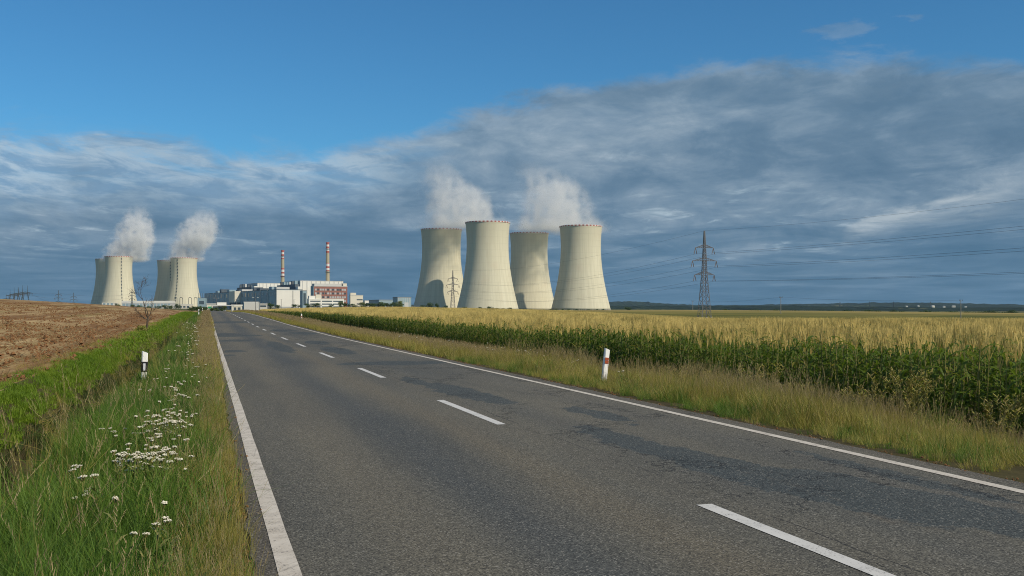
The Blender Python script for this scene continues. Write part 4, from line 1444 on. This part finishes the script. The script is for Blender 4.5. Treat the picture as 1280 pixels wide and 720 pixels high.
gn, dn = split_verge(1.5, 22, 112, -1.72, .28)
gm, dm = split_verge(22, 62, 46, -1.75, .27)
gf, df = split_verge(62, 300, 13, -1.8, .25)
scatter_uv('verge_grass', g_near, gn, 'tall green grass on the near verge', .7, 1.15, .26, size=(.55 + .62 * vnoise(gn, .9, 2)) * (1 - .62 * sstep(-1.25, -1.55, gn[:, 1])) * near_posts(gn), cat='grass')
scatter_uv('verge_grass', g_mid, gm, 'green verge grass further along the road', .75, 1.2, .14, size=(.55 + .45 * vnoise(gm, 1.5, 2)) * (1 - .62 * sstep(-1.25, -1.55, gm[:, 1])), cat='grass')
scatter_uv('verge_grass', g_far, gf, 'green verge grass near the road crest', .6, .95, .1, cat='grass')
scatter_uv('dry_grass', d_near, dn, 'dry golden grass along the near tarmac edge', .6, 1.1, .16, size=.55 + .5 * vnoise(dn, .6, 3), cat='grass')
scatter_uv('dry_grass', d_mid, dm, 'dry golden grass along the tarmac further on', .7, 1.15, .14, cat='grass')
scatter_uv('dry_grass', d_far, df, 'dry golden grass strip towards the road crest', .7, 1.2, .1, cat='grass')
# ditch and its far bank
b_near = [clump('bank_grass_clump', ['bank'], 44, .13, .04, .12, .006, .014, .9) for _ in range(3)]
b_far = [clump('bank_grass_clump', ['bank'], 36, .32, .06, .18, .02, .04, .9) for _ in range(3)]
bk = rand_uv(5, 45, -4.3, -2.85, 85)
bk = bk[((vnoise(bk, .8, 6) > .20) | (RNG.random(len(bk)) < .3)) & (bk[:, 1] < -2.85 - .25 * vnoise(bk, .9, 61)) & (bk[:, 1] > -3.7 - .55 * vnoise(bk, 2.5, 8))]
scatter_uv('bank_grass', b_near, bk, 'short bright green grass on the far ditch bank', .7, 1.25, .2, cat='grass')
bk2 = rand_uv(45, 300, -4.6, -2.9, 12)
bk2 = bk2[(bk2[:, 1] > -3.7 - .8 * vnoise(bk2, 4, 8))]
scatter_uv('bank_grass', b_far, bk2, 'bright green grass of the ditch bank further along', .7, 1.2, .15, cat='grass')
M['ditch'] = leaf_mat('ditch_grass_shade_tone', (.014, .036, .008), (.05, .085, .016), .25, 1.2, (.15, .11, .05))  # leaf colour set darker, standing in for shade in the ditch
t_d = [clump('ditch_grass_clump', ['ditch'], 34, .18, .08, .26, .008, .016, .9) for _ in range(3)]
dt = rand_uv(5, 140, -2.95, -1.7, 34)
scatter_uv('ditch_grass', t_d, dt, 'grass down in the ditch, coloured darker to deepen its shade', .5, 1.0, .35, cat='grass')
fr = rand_uv(6, 120, -4.45, -3.75, 9)
scatter_uv('field_edge_straw', d_mid, fr, 'pale straw fringe where the bank meets the ploughed field', .3, .75, .7, cat='straw')
dd = rand_uv(5, 60, -3.05, -1.9, 9); dd = dd[vnoise(dd, 1.2, 15) > .5]
scatter_uv('ditch_straw', d_mid, dd, 'flattened dead straw along the ditch bottom', .7, 1.1, .9, cat='straw')


def broadleaf(k):
    m = MB(); r = random.Random(900 + k)
    for i in range(11):
        a = r.random() * 6.28; L = r.uniform(.10, .22); up = r.uniform(.3, .9)
        d = Vector((math.cos(a), math.sin(a), 0))
        pts = [d * (L * q) + Vector((0, 0, L * (up * q * 1.6 - q * q * .9) + .01)) for q in (0, .25, .5, .75, 1)]
        w = r.uniform(.018, .034)
        m.strip(pts, [w * .3, w * .8, w, w * .7, .002], Vector((-d.y, d.x, 0)), 0, r.random(), .3)
    return m.mesh('broadleaf_weed', [M['grass']])


bl = np.concatenate([rand_uv(4, 26, -1.7, -.2, 6), rand_uv(4, 30, 7.6, 12, 1.5)])
scatter_uv('broadleaf_weeds', [broadleaf(k) for k in range(4)], bl, 'broad leaved weeds low in the verge grass', .5, 1.0, .15, cat='weeds')
fs_ = rand_uv(4, 26, -1.9, .0, 2.6)
scatter_uv('flattened_stalks', [clump('flat_stalk', ['dry', 'seed'], 4, .06, .3, .6, .003, .006, .5, 1, 1, 1.2)], fs_, 'dead straw stalks lying across the green verge', .6, 1.2, .85, cat='grass')


# yarrow ---------------------------------------------------------------
def yarrow(k):
    m = MB(); r = random.Random(k)
    for s in range(r.randint(2, 4)):
        b = Vector((r.uniform(-.1, .1), r.uniform(-.1, .1), 0)); hh = r.uniform(.32, .46)
        top = b + Vector((r.uniform(-.05, .05), r.uniform(-.05, .05), hh))
        m.tube([b, b.lerp(top, .5) + Vector((.01, 0, 0)), top - Vector((0, 0, .03))], [.003, .0025, .002], 3, 0, .3)
        for j in range(5):
            q = b.lerp(top, .2 + .13 * j); a = r.random() * 6.28
            m.strip([q, q + Vector((math.cos(a) * .04, math.sin(a) * .04, .03)), q + Vector((math.cos(a) * .07, math.sin(a) * .07, .035))], [.006, .008, .001], Vector((-math.sin(a), math.cos(a), 0)), 0, r.random())
        R = r.uniform(.011, .024)
        for j in range(26):
            a = r.random() * 6.28; rr = R * math.sqrt(r.random())
            c = top + Vector((rr * math.cos(a), rr * math.sin(a), -.25 * rr * rr / R + r.uniform(-.004, .004)))
            q = r.uniform(.0035, .0065)
            vs = [c + Vector((0, 0, .004))] + [c + Vector((q * math.cos(t), q * math.sin(t), r.uniform(-.002, .001))) for t in np.linspace(0, 6.283, 7)[:-1]]
            m.add(vs, [(0, i + 1, (i + 1) % 6 + 1) for i in range(6)], 1)
            m.bar(top - Vector((0, 0, .03)), c, .0022, .0015, 0, 3)
    return m.mesh('yarrow_plant', [M['stalk'], M['yarrow']])


YAR = [yarrow(k) for k in range(5)]
ys = []
def ycl(u, v, su, sv, n):
    p = np.stack([RNG.normal(u, su, n), RNG.normal(v, sv, n)], 1); ys.append(p)
ycl(8.5, -.45, .22, .13, 42); ycl(10.7, -.43, .42, .15, 48); ycl(7.3, -.75, .08, .06, 3); ycl(13.9, -.35, .6, .18, 8); ycl(17.0, -.4, 1.2, .2, 7)
ycl(5.9, -.33, .12, .12, 3); ycl(22, -.45, 3, .22, 10); ycl(34, -.6, 5, .25, 12); ycl(55, -.8, 7, .3, 10)
ycl(40, 8.6, 10, .6, 20); ycl(29, 9.6, 2, .4, 14)
yy = np.concatenate(ys); yy = yy[(yy[:, 1] < -.12) | (yy[:, 1] > 7.6)]
scatter_uv('yarrow_flowers', YAR, yy, 'white yarrow flower heads scattered through the verge grass', .85, 1.25, .12, size=1 + .6 * sstep(15, 60, yy[:, 0]), cat='flowers')
# tall dry stalks leaning over the grass
st = [clump('seed_stalk', ['dry', 'seed'], 3, .05, .3, .5, .003, .005, .4, 4, 1, 1.45) for _ in range(3)]
p = np.concatenate([rand_uv(4, 24, -1.9, -.8, 1.6), rand_uv(24, 70, -1.9, -.6, 1.6)]); p = p[near_posts(p) > .9]
scatter_uv('seed_stalks', st, p, 'tall pale seed stalks standing above the verge grass', .8, 1.3, .22, cat='grass')

# right verge ----------------------------------------------------------
m_near = [clump('mixed_grass_clump', ['mixed', 'seed'], 36, .13, .12, .36, .003, .008, .7, 1 + (_ == 0) * 5, 1, 1.25) for _ in range(4)]
m_mid = [clump('mixed_grass_clump', ['mixed', 'seed'], 34, .2, .12, .36, .008, .016, .7, 2, 1, 1.2) for _ in range(3)]
m_far = [clump('mixed_grass_clump', ['mixed', 'seed'], 34, .45, .12, .36, .02, .04, .7, 2, 1, 1.2) for _ in range(3)]


def right_band(u0, u1, v0, v1, dens):
    uv = rand_uv(u0, u1, v0, v1, dens)
    return uv[uv[:, 1] > 6.93 + .22 * vnoise(uv, .6, 21)]


r1 = right_band(1, 30, 6.9, 13.4, 60); r1 = r1[(vnoise(r1, .55, 51) > .20) | (r1[:, 1] > 9.5)]; r2 = right_band(30, 85, 6.9, 13.6, 24); r3 = right_band(85, 300, 6.9, 15, 6)
pz1 = vnoise(r1, 1.1, 41)
h1 = near_posts(r1) * (.48 + 1.1 * vnoise(r1, 1.3, 22) ** 1.5 * sstep(6.9, 8.3, r1[:, 1]) + .35 * vnoise(r1, .45, 23) * sstep(7, 8, r1[:, 1]))
# greener by the tarmac, drier further away
kg = RNG.random(len(r1)) < (.75 * (1 - sstep(7.0, 8.4, r1[:, 1])) * pz1 + .35 * sstep(.4, .8, vnoise(r1, .8, 42)))
kd1 = (~kg) & (RNG.random(len(r1)) < .42 * sstep(.35, .75, vnoise(r1, 1.7, 43)) * sstep(7.4, 8.4, r1[:, 1]) * 2)
km1 = (~kg) & (~kd1)
scatter_uv('right_verge_grass', m_near, r1[km1], 'olive and reddish dry grass between the road and maize', .6, 1.15, .22, size=h1[km1], cat='grass')
scatter_uv('right_verge_grass', d_near, r1[kd1], 'pale golden dry grass patches between the road and maize', .8, 1.3, .22, size=h1[kd1] * 1.15, cat='grass')
scatter_uv('right_verge_grass', g_near, r1[kg], 'green tufts along the tarmac on the maize side', .6, .95, .2, size=h1[kg], cat='grass')
kd = RNG.random(len(r2)) < .45
scatter_uv('right_verge_grass', m_mid, r2[~kd], 'olive dry grass of the maize side verge further on', .7, 1.2, .15, cat='grass')
scatter_uv('right_verge_grass', d_mid, r2[kd], 'pale golden grass of the maize side verge further on', .8, 1.35, .15, cat='grass')
kd = RNG.random(len(r3)) < .6
scatter_uv('right_verge_grass', m_far, r3[~kd], 'olive verge grass towards the road crest', .8, 1.3, .1, cat='grass')
scatter_uv('right_verge_grass', d_far, r3[kd], 'golden verge grass towards the road crest', .9, 1.5, .1, cat='grass')
ug = rand_uv(4, 90, 13.3, 16.2, 9)
scatter_uv('maize_edge_grass', m_mid, ug, 'rough weeds along the shaded foot of the maize', .7, 1.4, .2, cat='weeds')


# weed bushes: one thing each -----------------------------------------------
def weed(seed, h=1.25, spread=.5, stems=16):
    r = random.Random(seed); m = MB(); lf = MB()
    for s in range(stems):
        a = r.random() * 6.28; sp = spread * r.uniform(.2, 1)
        b = Vector((r.uniform(-.12, .12), r.uniform(-.12, .12), 0))
        hh = h * r.uniform(.65, 1.05)
        top = b + Vector((math.cos(a) * sp, math.sin(a) * sp, hh))
        mid = b.lerp(top, .5) + Vector((-math.cos(a) * sp * .15, -math.sin(a) * sp * .15, .05))
        m.tube([b, mid, top], [.009, .006, .003], 4, 0, r.random())
        for j in range(26):
            t = .2 + .8 * r.random()
            q = (b.lerp(mid, t * 2) if t < .5 else mid.lerp(top, t * 2 - 1))
            az = r.random() * 6.28; L = r.uniform(.05, .15) * (1.25 - t * .5)
            dd = Vector((math.cos(az), math.sin(az), r.uniform(-.1, .7)))
            lf.strip([q, q + dd * L * .5, q + dd * L + Vector((0, 0, -.02))], [.004, r.uniform(.008, .016), .001], Vector((-math.sin(az), math.cos(az), 0)), 0, r.random())
        for j in range(12):
            q = mid.lerp(top, .55 + .45 * r.random()); az = r.random() * 6.28
            e_ = q + Vector((math.cos(az) * .06, math.sin(az) * .06, .05))
            lf.bar(q, e_, .012, .018, 0, 3, r.uniform(.8, 1))
    return m.mesh('stems', M['stalk']), lf.mesh('foliage', M['weed'])


for k, (xp, v, h, sp, lb) in enumerate(((1135, 12.9, 1.55, .75, 'largest bushy weed standing before the maize near the right edge'), (950, 12.6, 1.35, .6, 'bushy brown weed before the maize, left of largest weed'),
                                        (990, 12.7, 1.05, .5, 'smaller weed between two bushy weeds before the maize'), (890, 12.2, 1.0, .5, 'low brown weed in the dry grass before the maize'),
                                        (1040, 13.3, .8, .4, 'low weed just beside the largest bushy weed'), (1205, 13.3, .75, .4, 'thin low weed nearest the right edge below the maize'), (620, 12.6, .9, .5, 'pale weed tuft beside the maize behind the amber post'),
                                        (1085, 12.4, 1.15, .55, 'tall ragged weed just left of the largest bushy weed'), (1250, 12.3, 1.2, .4, 'upright grassy weed at the very right edge of the picture'), (845, 12.0, 1.0, .5, 'first bushy weed right of the amber marker post'))):
    Y = v / ((xp - 640) / F * N[0] + N[1]); X = pxX(xp, Y)
    e = tag(empty('weed', (X, Y, gz1(X, Y) - .02), k * 1.1), lb, 'weed', 'tall weeds before the maize')
    a, b = weed(100 + k, h, sp, 40 if k == 0 else 22)
    link('stems', a, e); link('foliage', b, e)


# maize ------------------------------------------------------------------------
def maize(m, ox, oy, h, r, leaves=11, segs=4, lod=0):
    base = Vector((ox, oy, 0))
    lean = Vector((r.gauss(0, .03), r.gauss(0, .03), 1))
    hs = h * .82
    tn = r.random()
    if lod == 0:
        m.tube([base, base + lean * hs * .5, base + lean * hs], [.015, .013, .008], 5, 2, tn)
    elif lod == 1:
        m.tube([base + lean * hs * .3, base + lean * hs], [.014, .008], 3, 2, tn)
    az0 = r.random() * 6.283
    for i in range(leaves):
        t = (i + .6) / leaves
        if lod == 1: t = .35 + .65 * t
        if lod == 2: t = .62 + .38 * t
        p = base + lean * hs * t
        az = az0 + math.pi * i + r.gauss(0, .35)
        L = r.uniform(.55, .85) * (1 - .45 * abs(t - .5) * 1.3)
        d = Vector((math.cos(az), math.sin(az), 0)); sd = Vector((-d.y, d.x, 0))
        up = r.uniform(.6, 1.05); dr = r.uniform(.65, 1.25)
        pts = []; ws = []
        for k in range(segs + 1):
            q = k / segs
            pts.append(p + d * (L * q * (.95 - .12 * q)) + Vector((0, 0, L * (up * q - dr * q * q))))
            ws.append((.034 if lod == 0 else .042) * (math.sin(math.pi * min(1, .18 + .82 * q)) ** .7 if k < segs else 0) + .002)
        m.strip(pts, ws, sd, 0, min(1, .55 * r.random() + .5 * max(0, t - .15) * r.uniform(.6, 1.2) + (.4 if r.random() < .07 else 0)), .35 if lod == 0 else 0)
    top = base + lean * hs
    n = 6 if lod == 0 else (3 if lod == 1 else 2)
    w = .009 if lod == 0 else (.013 if lod == 1 else .026)
    m.bar(top, top + lean * h * .20, w, w * .5, 1, 3, r.random())
    for k in range(n):
        az = r.random() * 6.283; o = r.uniform(.25, .75)
        q0 = top + lean * h * .02 * k / n
        m.bar(q0, q0 + Vector((math.cos(az) * .16 * o, math.sin(az) * .16 * o, h * .14)), w * .9, w * .5, 1, 3, r.random())


def maize_proto(k, lod, half, n, leaves, segs):
    r = random.Random(500 + k + lod * 50); m = MB()
    if half == 0:
        maize(m, 0, 0, r.uniform(2.0, 2.3), r, leaves, segs, lod)
    else:
        for i in range(n):
            maize(m, r.uniform(-half, half), r.uniform(-half, half), r.uniform(1.98, 2.3), r, leaves, segs, lod)
    return m.mesh('maize_plant', [M['corn'], M['tassel'], M['stalk']])


MZ0 = [maize_proto(k, 0, 0, 1, 9 + k % 3, 5) for k in range(8)]
MZ1 = [maize_proto(k, 1, .75, 19, 7, 3) for k in range(4)]
MZ2 = [maize_proto(k, 2, 3.2, 260, 5, 2) for k in range(3)]
VE = 15.9
uv = []
for k in range(9):
    us_ = np.arange(6, 95, .19); us_ = us_[RNG.random(len(us_)) < .94]
    uv.append(np.stack([us_ + RNG.normal(0, .03, len(us_)), VE + k * .72 + RNG.normal(0, .05, len(us_))], 1))
uv = np.concatenate(uv)
scatter_uv('maize', MZ0, uv, 'tall green maize plants with golden tassels along the field edge', .92, 1.06, .05, size=.86 + .12 * vnoise(uv, 6, 31) + .16 * vnoise(uv, .8, 32), cat='maize')
# deeper rows
g = []
for u in np.arange(5, 330, 1.42):
    for v in np.arange(VE + .75, 70, 1.42):
        if u < 95 and v < VE + 6.9: continue
        x, y = uv2xy(u, v)
        if y < 6 or abs(x / y) > .72: continue
        g.append((u, v))
g = np.array(g) + RNG.normal(0, .12, (len(g), 2))
scatter_uv('maize', MZ1, g, 'maize further into the field with golden tassels', .94, 1.05, .03, size=.95 + .10 * vnoise(g, 7, 31), cat='maize')
g = []
for u in np.arange(5, 420, 5.6):
    for v in np.arange(73, 420, 5.6):
        x, y = uv2xy(u, v)
        if y < 20 or y > 362 or abs(x / y) > .68: continue
        g.append((u, v))
g = np.array(g) + RNG.normal(0, .4, (len(g), 2))
scatter_uv('maize', MZ2, g, 'distant sea of golden maize tassels', .97, 1.05, .0, size=.95 + .08 * vnoise(g, 20, 33), cat='maize')

# clods and straw on the ploughed field
def clod(k):
    r = random.Random(k); m = MB()
    for i in range(7):
        c = Vector((r.uniform(-.3, .3), r.uniform(-.3, .3), 0)); s = r.uniform(.02, .075)
        vs = [c + Vector((math.cos(a) * s * r.uniform(.7, 1.2), math.sin(a) * s * r.uniform(.7, 1.2), -.02)) for a in np.linspace(0, 6.283, 7)[:-1]]
        vs += [c + Vector((math.cos(a) * s * .6 * r.uniform(.6, 1.2), math.sin(a) * s * .6 * r.uniform(.6, 1.2), s * r.uniform(.4, .8))) for a in np.linspace(0.4, 6.683, 7)[:-1]]
        m.add(vs, [(i, (i + 1) % 6, 6 + (i + 1) % 6, 6 + i) for i in range(6)] + [tuple(range(6, 12))], 0)
    for i in range(9):
        a = r.random() * 6.28; p = Vector((r.uniform(-.35, .35), r.uniform(-.35, .35), .03)); L = r.uniform(.06, .16)
        m.bar(p, p + Vector((math.cos(a) * L, math.sin(a) * L, r.uniform(0, .08))), .009, .006, 1, 3, r.random())
    return m.mesh('soil_clod', [M['clod'], M['seed']])


M['clod'] = simple('clod_earth', (.17, .084, .034), .95, .3, 3)
CL = [clod(k) for k in range(4)]
gv = np.concatenate([rand_uv(2, 40, .16, .34, 95), rand_uv(2, 45, 6.74, 6.98, 40)])
scatter_uv('roadside_gravel', CL, gv, 'crumbled earth and grit along the tarmac edges', .08, .30, .3, sink=.004, cat='gravel')
p = np.concatenate([rand_uv(8, 60, -16, -3.9, 4.0), rand_uv(30, 140, -34, -4.3, 1.1)])
scatter_uv('soil_clods', CL, p, 'brown clods and straw stubble on the ploughed field', .6, 1.4, .2, cat='soil')

# ------------------------------------------------------------------ haze
def haze():
    m = bpy.data.materials.new('haze_air'); m.use_nodes = True
    t = NT(m.node_tree); t.n.clear()
    o = t.node('ShaderNodeOutputMaterial'); pv = t.node('ShaderNodeVolumePrincipled')
    pv.inputs['Density'].default_value = HAZE; pv.inputs['Color'].default_value = (.50, .72, 1.0, 1)
    t.l.new(pv.outputs[0], o.inputs['Volume'])
    mb = MB(); mb.box(-6000, 9000, -200, 9000, -40, 420)
    tag(mb.build('haze', m), 'thin blue air over the far fields and hills', 'haze', None, 'stuff')


HAZE = 2.2e-5
haze()

# ------------------------------------------------------------------ sky, sun, camera
AZ = math.radians(126); EL = math.radians(38)
SUN = Vector((math.sin(AZ) * math.cos(EL), math.cos(AZ) * math.cos(EL), math.sin(EL)))
ld = bpy.data.lights.new('sun', 'SUN'); ld.energy = 4.4; ld.angle = math.radians(.53); ld.color = (1.0, .88, .70)
lo = bpy.data.objects.new('sun', ld); COL.objects.link(lo)
lo.rotation_euler = SUN.to_track_quat('Z', 'Y').to_euler(); lo.location = (60, -40, 60)

wd = bpy.data.worlds.new('World'); sc.world = wd; wd.use_nodes = True
t = NT(wd.node_tree); t.n.clear()
out = t.node('ShaderNodeOutputWorld')
sky = t.node('ShaderNodeTexSky', sky_type='NISHITA'); sky.sun_disc = False
sky.sun_elevation = EL; sky.sun_rotation = AZ; sky.altitude = 400; sky.air_density = 1.0; sky.dust_density = .6; sky.ozone_density = 1.6
G = t.node('ShaderNodeTexCoord').outputs['Generated']
s = t.sep(G)
hyp = t.math('SQRT', t.math('ADD', t.math('MULTIPLY', s[0], s[0]), t.math('MULTIPLY', s[1], s[1])))
T = t.math('DIVIDE', s[2], t.math('MAXIMUM', hyp, .001))          # tangent of elevation
AZN = t.math('ARCTAN2', s[0], s[1])                               # azimuth from +Y
# cloud layer projected on a plane overhead
den = t.math('ADD', t.math('MAXIMUM', T, 0.0), .085)
cxy = t.node('ShaderNodeCombineXYZ')
t.put(cxy.inputs[0], t.math('DIVIDE', AZN, t.math('ADD', t.math('MULTIPLY', den, .55), .05)))
t.put(cxy.inputs[1], t.math('DIVIDE', .70, den)); t.put(cxy.inputs[2], 0.0)
CP = cxy.outputs[0]
# billows without the strong flattening, for the nearer bank
BP = t.node('ShaderNodeCombineXYZ'); t.put(BP.inputs[0], t.math('MULTIPLY', AZN, 1.0)); t.put(BP.inputs[1], t.math('MULTIPLY', T, 2.3)); t.put(BP.inputs[2], 0.3)
BP = BP.outputs[0]
thr = t.ramp(t.rng(AZN, -.6, .6), [((a + .6) / 1.2, q / .3) for a, q in ((-.6, .158), (-.475, .162), (-.38, .168), (-.267, .158), (-.20, .160), (-.112, .176), (-.03, .200), (.048, .220), (.167, .243), (.318, .246), (.42, .228), (.6, .20))])
thr = t.math('MULTIPLY', thr, .3)
n_edge = t.noise(BP, 9.0, 10, .64, .35)
n_bill = t.noise(t.mapping(BP, loc=(2, 5, 0)), 13.0, 9, .64, .35)
n_wide = t.noise(t.mapping(BP, loc=(4, 1, 0)), 4.5, 4, .5, .2)
n_str = t.noise(t.mapping(CP, (.75, 1.5, 1), loc=(7, 2, 0)), 1.4, 7, .60, .6)
n_fine = t.noise(t.mapping(CP, (1.1, 1.4, 1), loc=(1, 9, 0)), 3.2, 8, .62, .5)
lim = t.math('ADD', thr, t.math('MULTIPLY', t.math('SUBTRACT', n_edge, .5), .085))
below = t.math('SUBTRACT', lim, T)                              # how far under the top of the bank
cover = t.rng(below, -.005, .021, 0, 1, True)
left = t.rng(AZN, -.24, -.02, 1, 0, True)
# the left part ends in thin bright veils with blue between them
gap = t.math('MULTIPLY', t.rng(n_str, .40, .56, 1, 0, True), t.math('MULTIPLY', left, t.rng(T, .115, .150)))
cover = t.math('MULTIPLY', cover, t.math('SUBTRACT', 1.0, t.math('MULTIPLY', gap, .85)))
# detached scraps of cloud above
scrap = t.math('MULTIPLY', t.rng(t.noise(t.mapping(BP, loc=(.35, 7, 0)), 7.0, 8, .62, .3), .635, .70, 0, 1, True), t.rng(below, -.10, -.03, .0, .38))
scrap = t.math('MULTIPLY', scrap, t.rng(AZN, -.02, .05))
cover = t.math('MAXIMUM', cover, scrap)
# grey blue undersides, paler lit parts
tone = t.math('ADD', t.math('MULTIPLY', n_bill, .46), t.math('ADD', t.math('MULTIPLY', n_wide, .34), t.math('MULTIPLY', n_str, .30)))
ccol = t.ramp(t.rng(tone, .425, .685), [(0, (.094, .180, .280)), (.32, (.124, .214, .316)), (.56, (.176, .268, .368)), (.80, (.244, .332, .424)), (1, (.34, .42, .50))])
# the low part sinks into slate blue rain
low = t.rng(t.math('ADD', T, t.math('MULTIPLY', t.math('SUBTRACT', n_str, .5), .07)), .015, .120, 1, 0, True)
slate = t.mix(t.rng(n_str, .33, .72), (.048, .136, .232), (.092, .198, .316))
ccol = t.mix(t.math('MULTIPLY', low, .88), ccol, slate)
# sunlit upper veil on the left
veil = t.math('MULTIPLY', t.rng(below, .02, .095, 1, 0, True), t.rng(AZN, -.22, -.02, 1, .12, True))
veil = t.math('MULTIPLY', veil, t.rng(n_wide, .36, .58, .70, 1.0))
ccol = t.mix(veil, ccol, t.mix(t.rng(n_fine, .42, .60), (.215, .375, .56), (.44, .585, .715)))
# bright rim along the top of the right bank
rim = t.math('MULTIPLY', t.rng(below, .0, .030, 1, 0, True), t.rng(n_bill, .38, .60, 0, .75))
ccol = t.mix(rim, ccol, (.27, .365, .475))
# lit streaks and breaks
lit = t.math('MULTIPLY', t.rng(n_fine, .53, .66), t.math('MULTIPLY', t.rng(n_str, .48, .60), t.rng(T, .025, .07)))
lit = t.math('MULTIPLY', lit, t.rng(T, .12, .17, 1, .15))
lit = t.math('MULTIPLY', lit, t.rng(n_wide, .42, .6, .2, 1))
ccol = t.mix(t.math('MULTIPLY', lit, .85), ccol, (.42, .53, .61))
# rain shaft lit by the sun, right of the pylon: a curved wedge, crisp on its upper edge
ax = t.math('SUBTRACT', AZN, .318)
arc = t.math('ADD', .064, t.math('MULTIPLY', t.math('POWER', t.math('MAXIMUM', ax, 0.0001), .62), .125))   # height of the shaft's spine
dv = t.math('SUBTRACT', t.math('SUBTRACT', T, arc), t.math('MULTIPLY', t.math('SUBTRACT', n_bill, .5), .03))
wd_ = t.math('ADD', .007, t.math('MULTIPLY', ax, .07))
sh = t.math('MULTIPLY', t.rng(t.math('DIVIDE', dv, wd_), -1.7, .1, 0, 1, True), t.rng(t.math('DIVIDE', dv, wd_), .35, .95, 1, 0, True))
sh = t.math('MULTIPLY', sh, t.math('MULTIPLY', t.rng(ax, .0, .02), t.rng(ax, .09, .17, 1, .15, True)))
ccol = t.mix(t.math('MULTIPLY', sh, t.rng(n_fine, .38, .60, .20, .85)), ccol, (.45, .52, .57))
# broken bright cloud added out of view, behind and above, to whiten the fill light
zc = t.math('ADD', t.math('ABSOLUTE', s[2]), .12)
oc = t.node('ShaderNodeCombineXYZ'); t.put(oc.inputs[0], t.math('DIVIDE', s[0], zc)); t.put(oc.inputs[1], t.math('DIVIDE', s[1], zc)); t.put(oc.inputs[2], 0.0)
over = t.rng(t.noise(oc.outputs[0], 1.3, 7, .6, .3), .46, .60, 0, .9, True)
away = t.math('MAXIMUM', t.rng(T, .42, .75, 0, 1, True), t.rng(t.math('ABSOLUTE', AZN), .75, 1.1, 0, 1, True))
over = t.math('MULTIPLY', over, away)
ccol = t.mix(away, ccol, (.40, .43, .46))
cover = t.math('MAXIMUM', t.math('MULTIPLY', cover, t.math('SUBTRACT', 1.0, away)), over)
bg1 = t.node('ShaderNodeBackground'); bg2 = t.node('ShaderNodeBackground')
skyc = t.mix(1.0, sky.outputs[0], (.31, .76, 1.02), 'MULTIPLY')
t.put(bg1.inputs[0], skyc); bg1.inputs[1].default_value = .10
t.put(bg2.inputs[0], ccol); bg2.inputs[1].default_value = 1.0
mx = t.node('ShaderNodeMixShader'); t.put(mx.inputs[0], cover)
t.l.new(bg1.outputs[0], mx.inputs[1]); t.l.new(bg2.outputs[0], mx.inputs[2]); t.l.new(mx.outputs[0], out.inputs[0])
wd.cycles.sampling_method = 'MANUAL'; wd.cycles.sample_map_resolution = 512

cd = bpy.data.cameras.new('camera'); cam = bpy.data.objects.new('camera', cd); COL.objects.link(cam)
cd.lens = 35.0; cd.sensor_width = 36.0; cd.shift_y = 25.0 / 1280; cd.clip_start = .1; cd.clip_end = 30000
cam.location = (0, 0, H); cam.rotation_euler = (math.pi / 2, 0, 0)
sc.camera = cam

sc.view_settings.view_transform = 'Standard'; sc.view_settings.look = 'None'; sc.view_settings.gamma = 1.0
sc.view_settings.exposure = 0.0
sc.render.engine = 'CYCLES'
cy = sc.cycles
cy.max_bounces = 6; cy.diffuse_bounces = 3; cy.glossy_bounces = 2; cy.transmission_bounces = 3; cy.volume_bounces = 4; cy.transparent_max_bounces = 8
cy.volume_max_steps = 256
cy.use_denoising = True; cy.denoising_prefilter = 'NONE'; cy.use_adaptive_sampling = False
cy.filter_width = 1.0
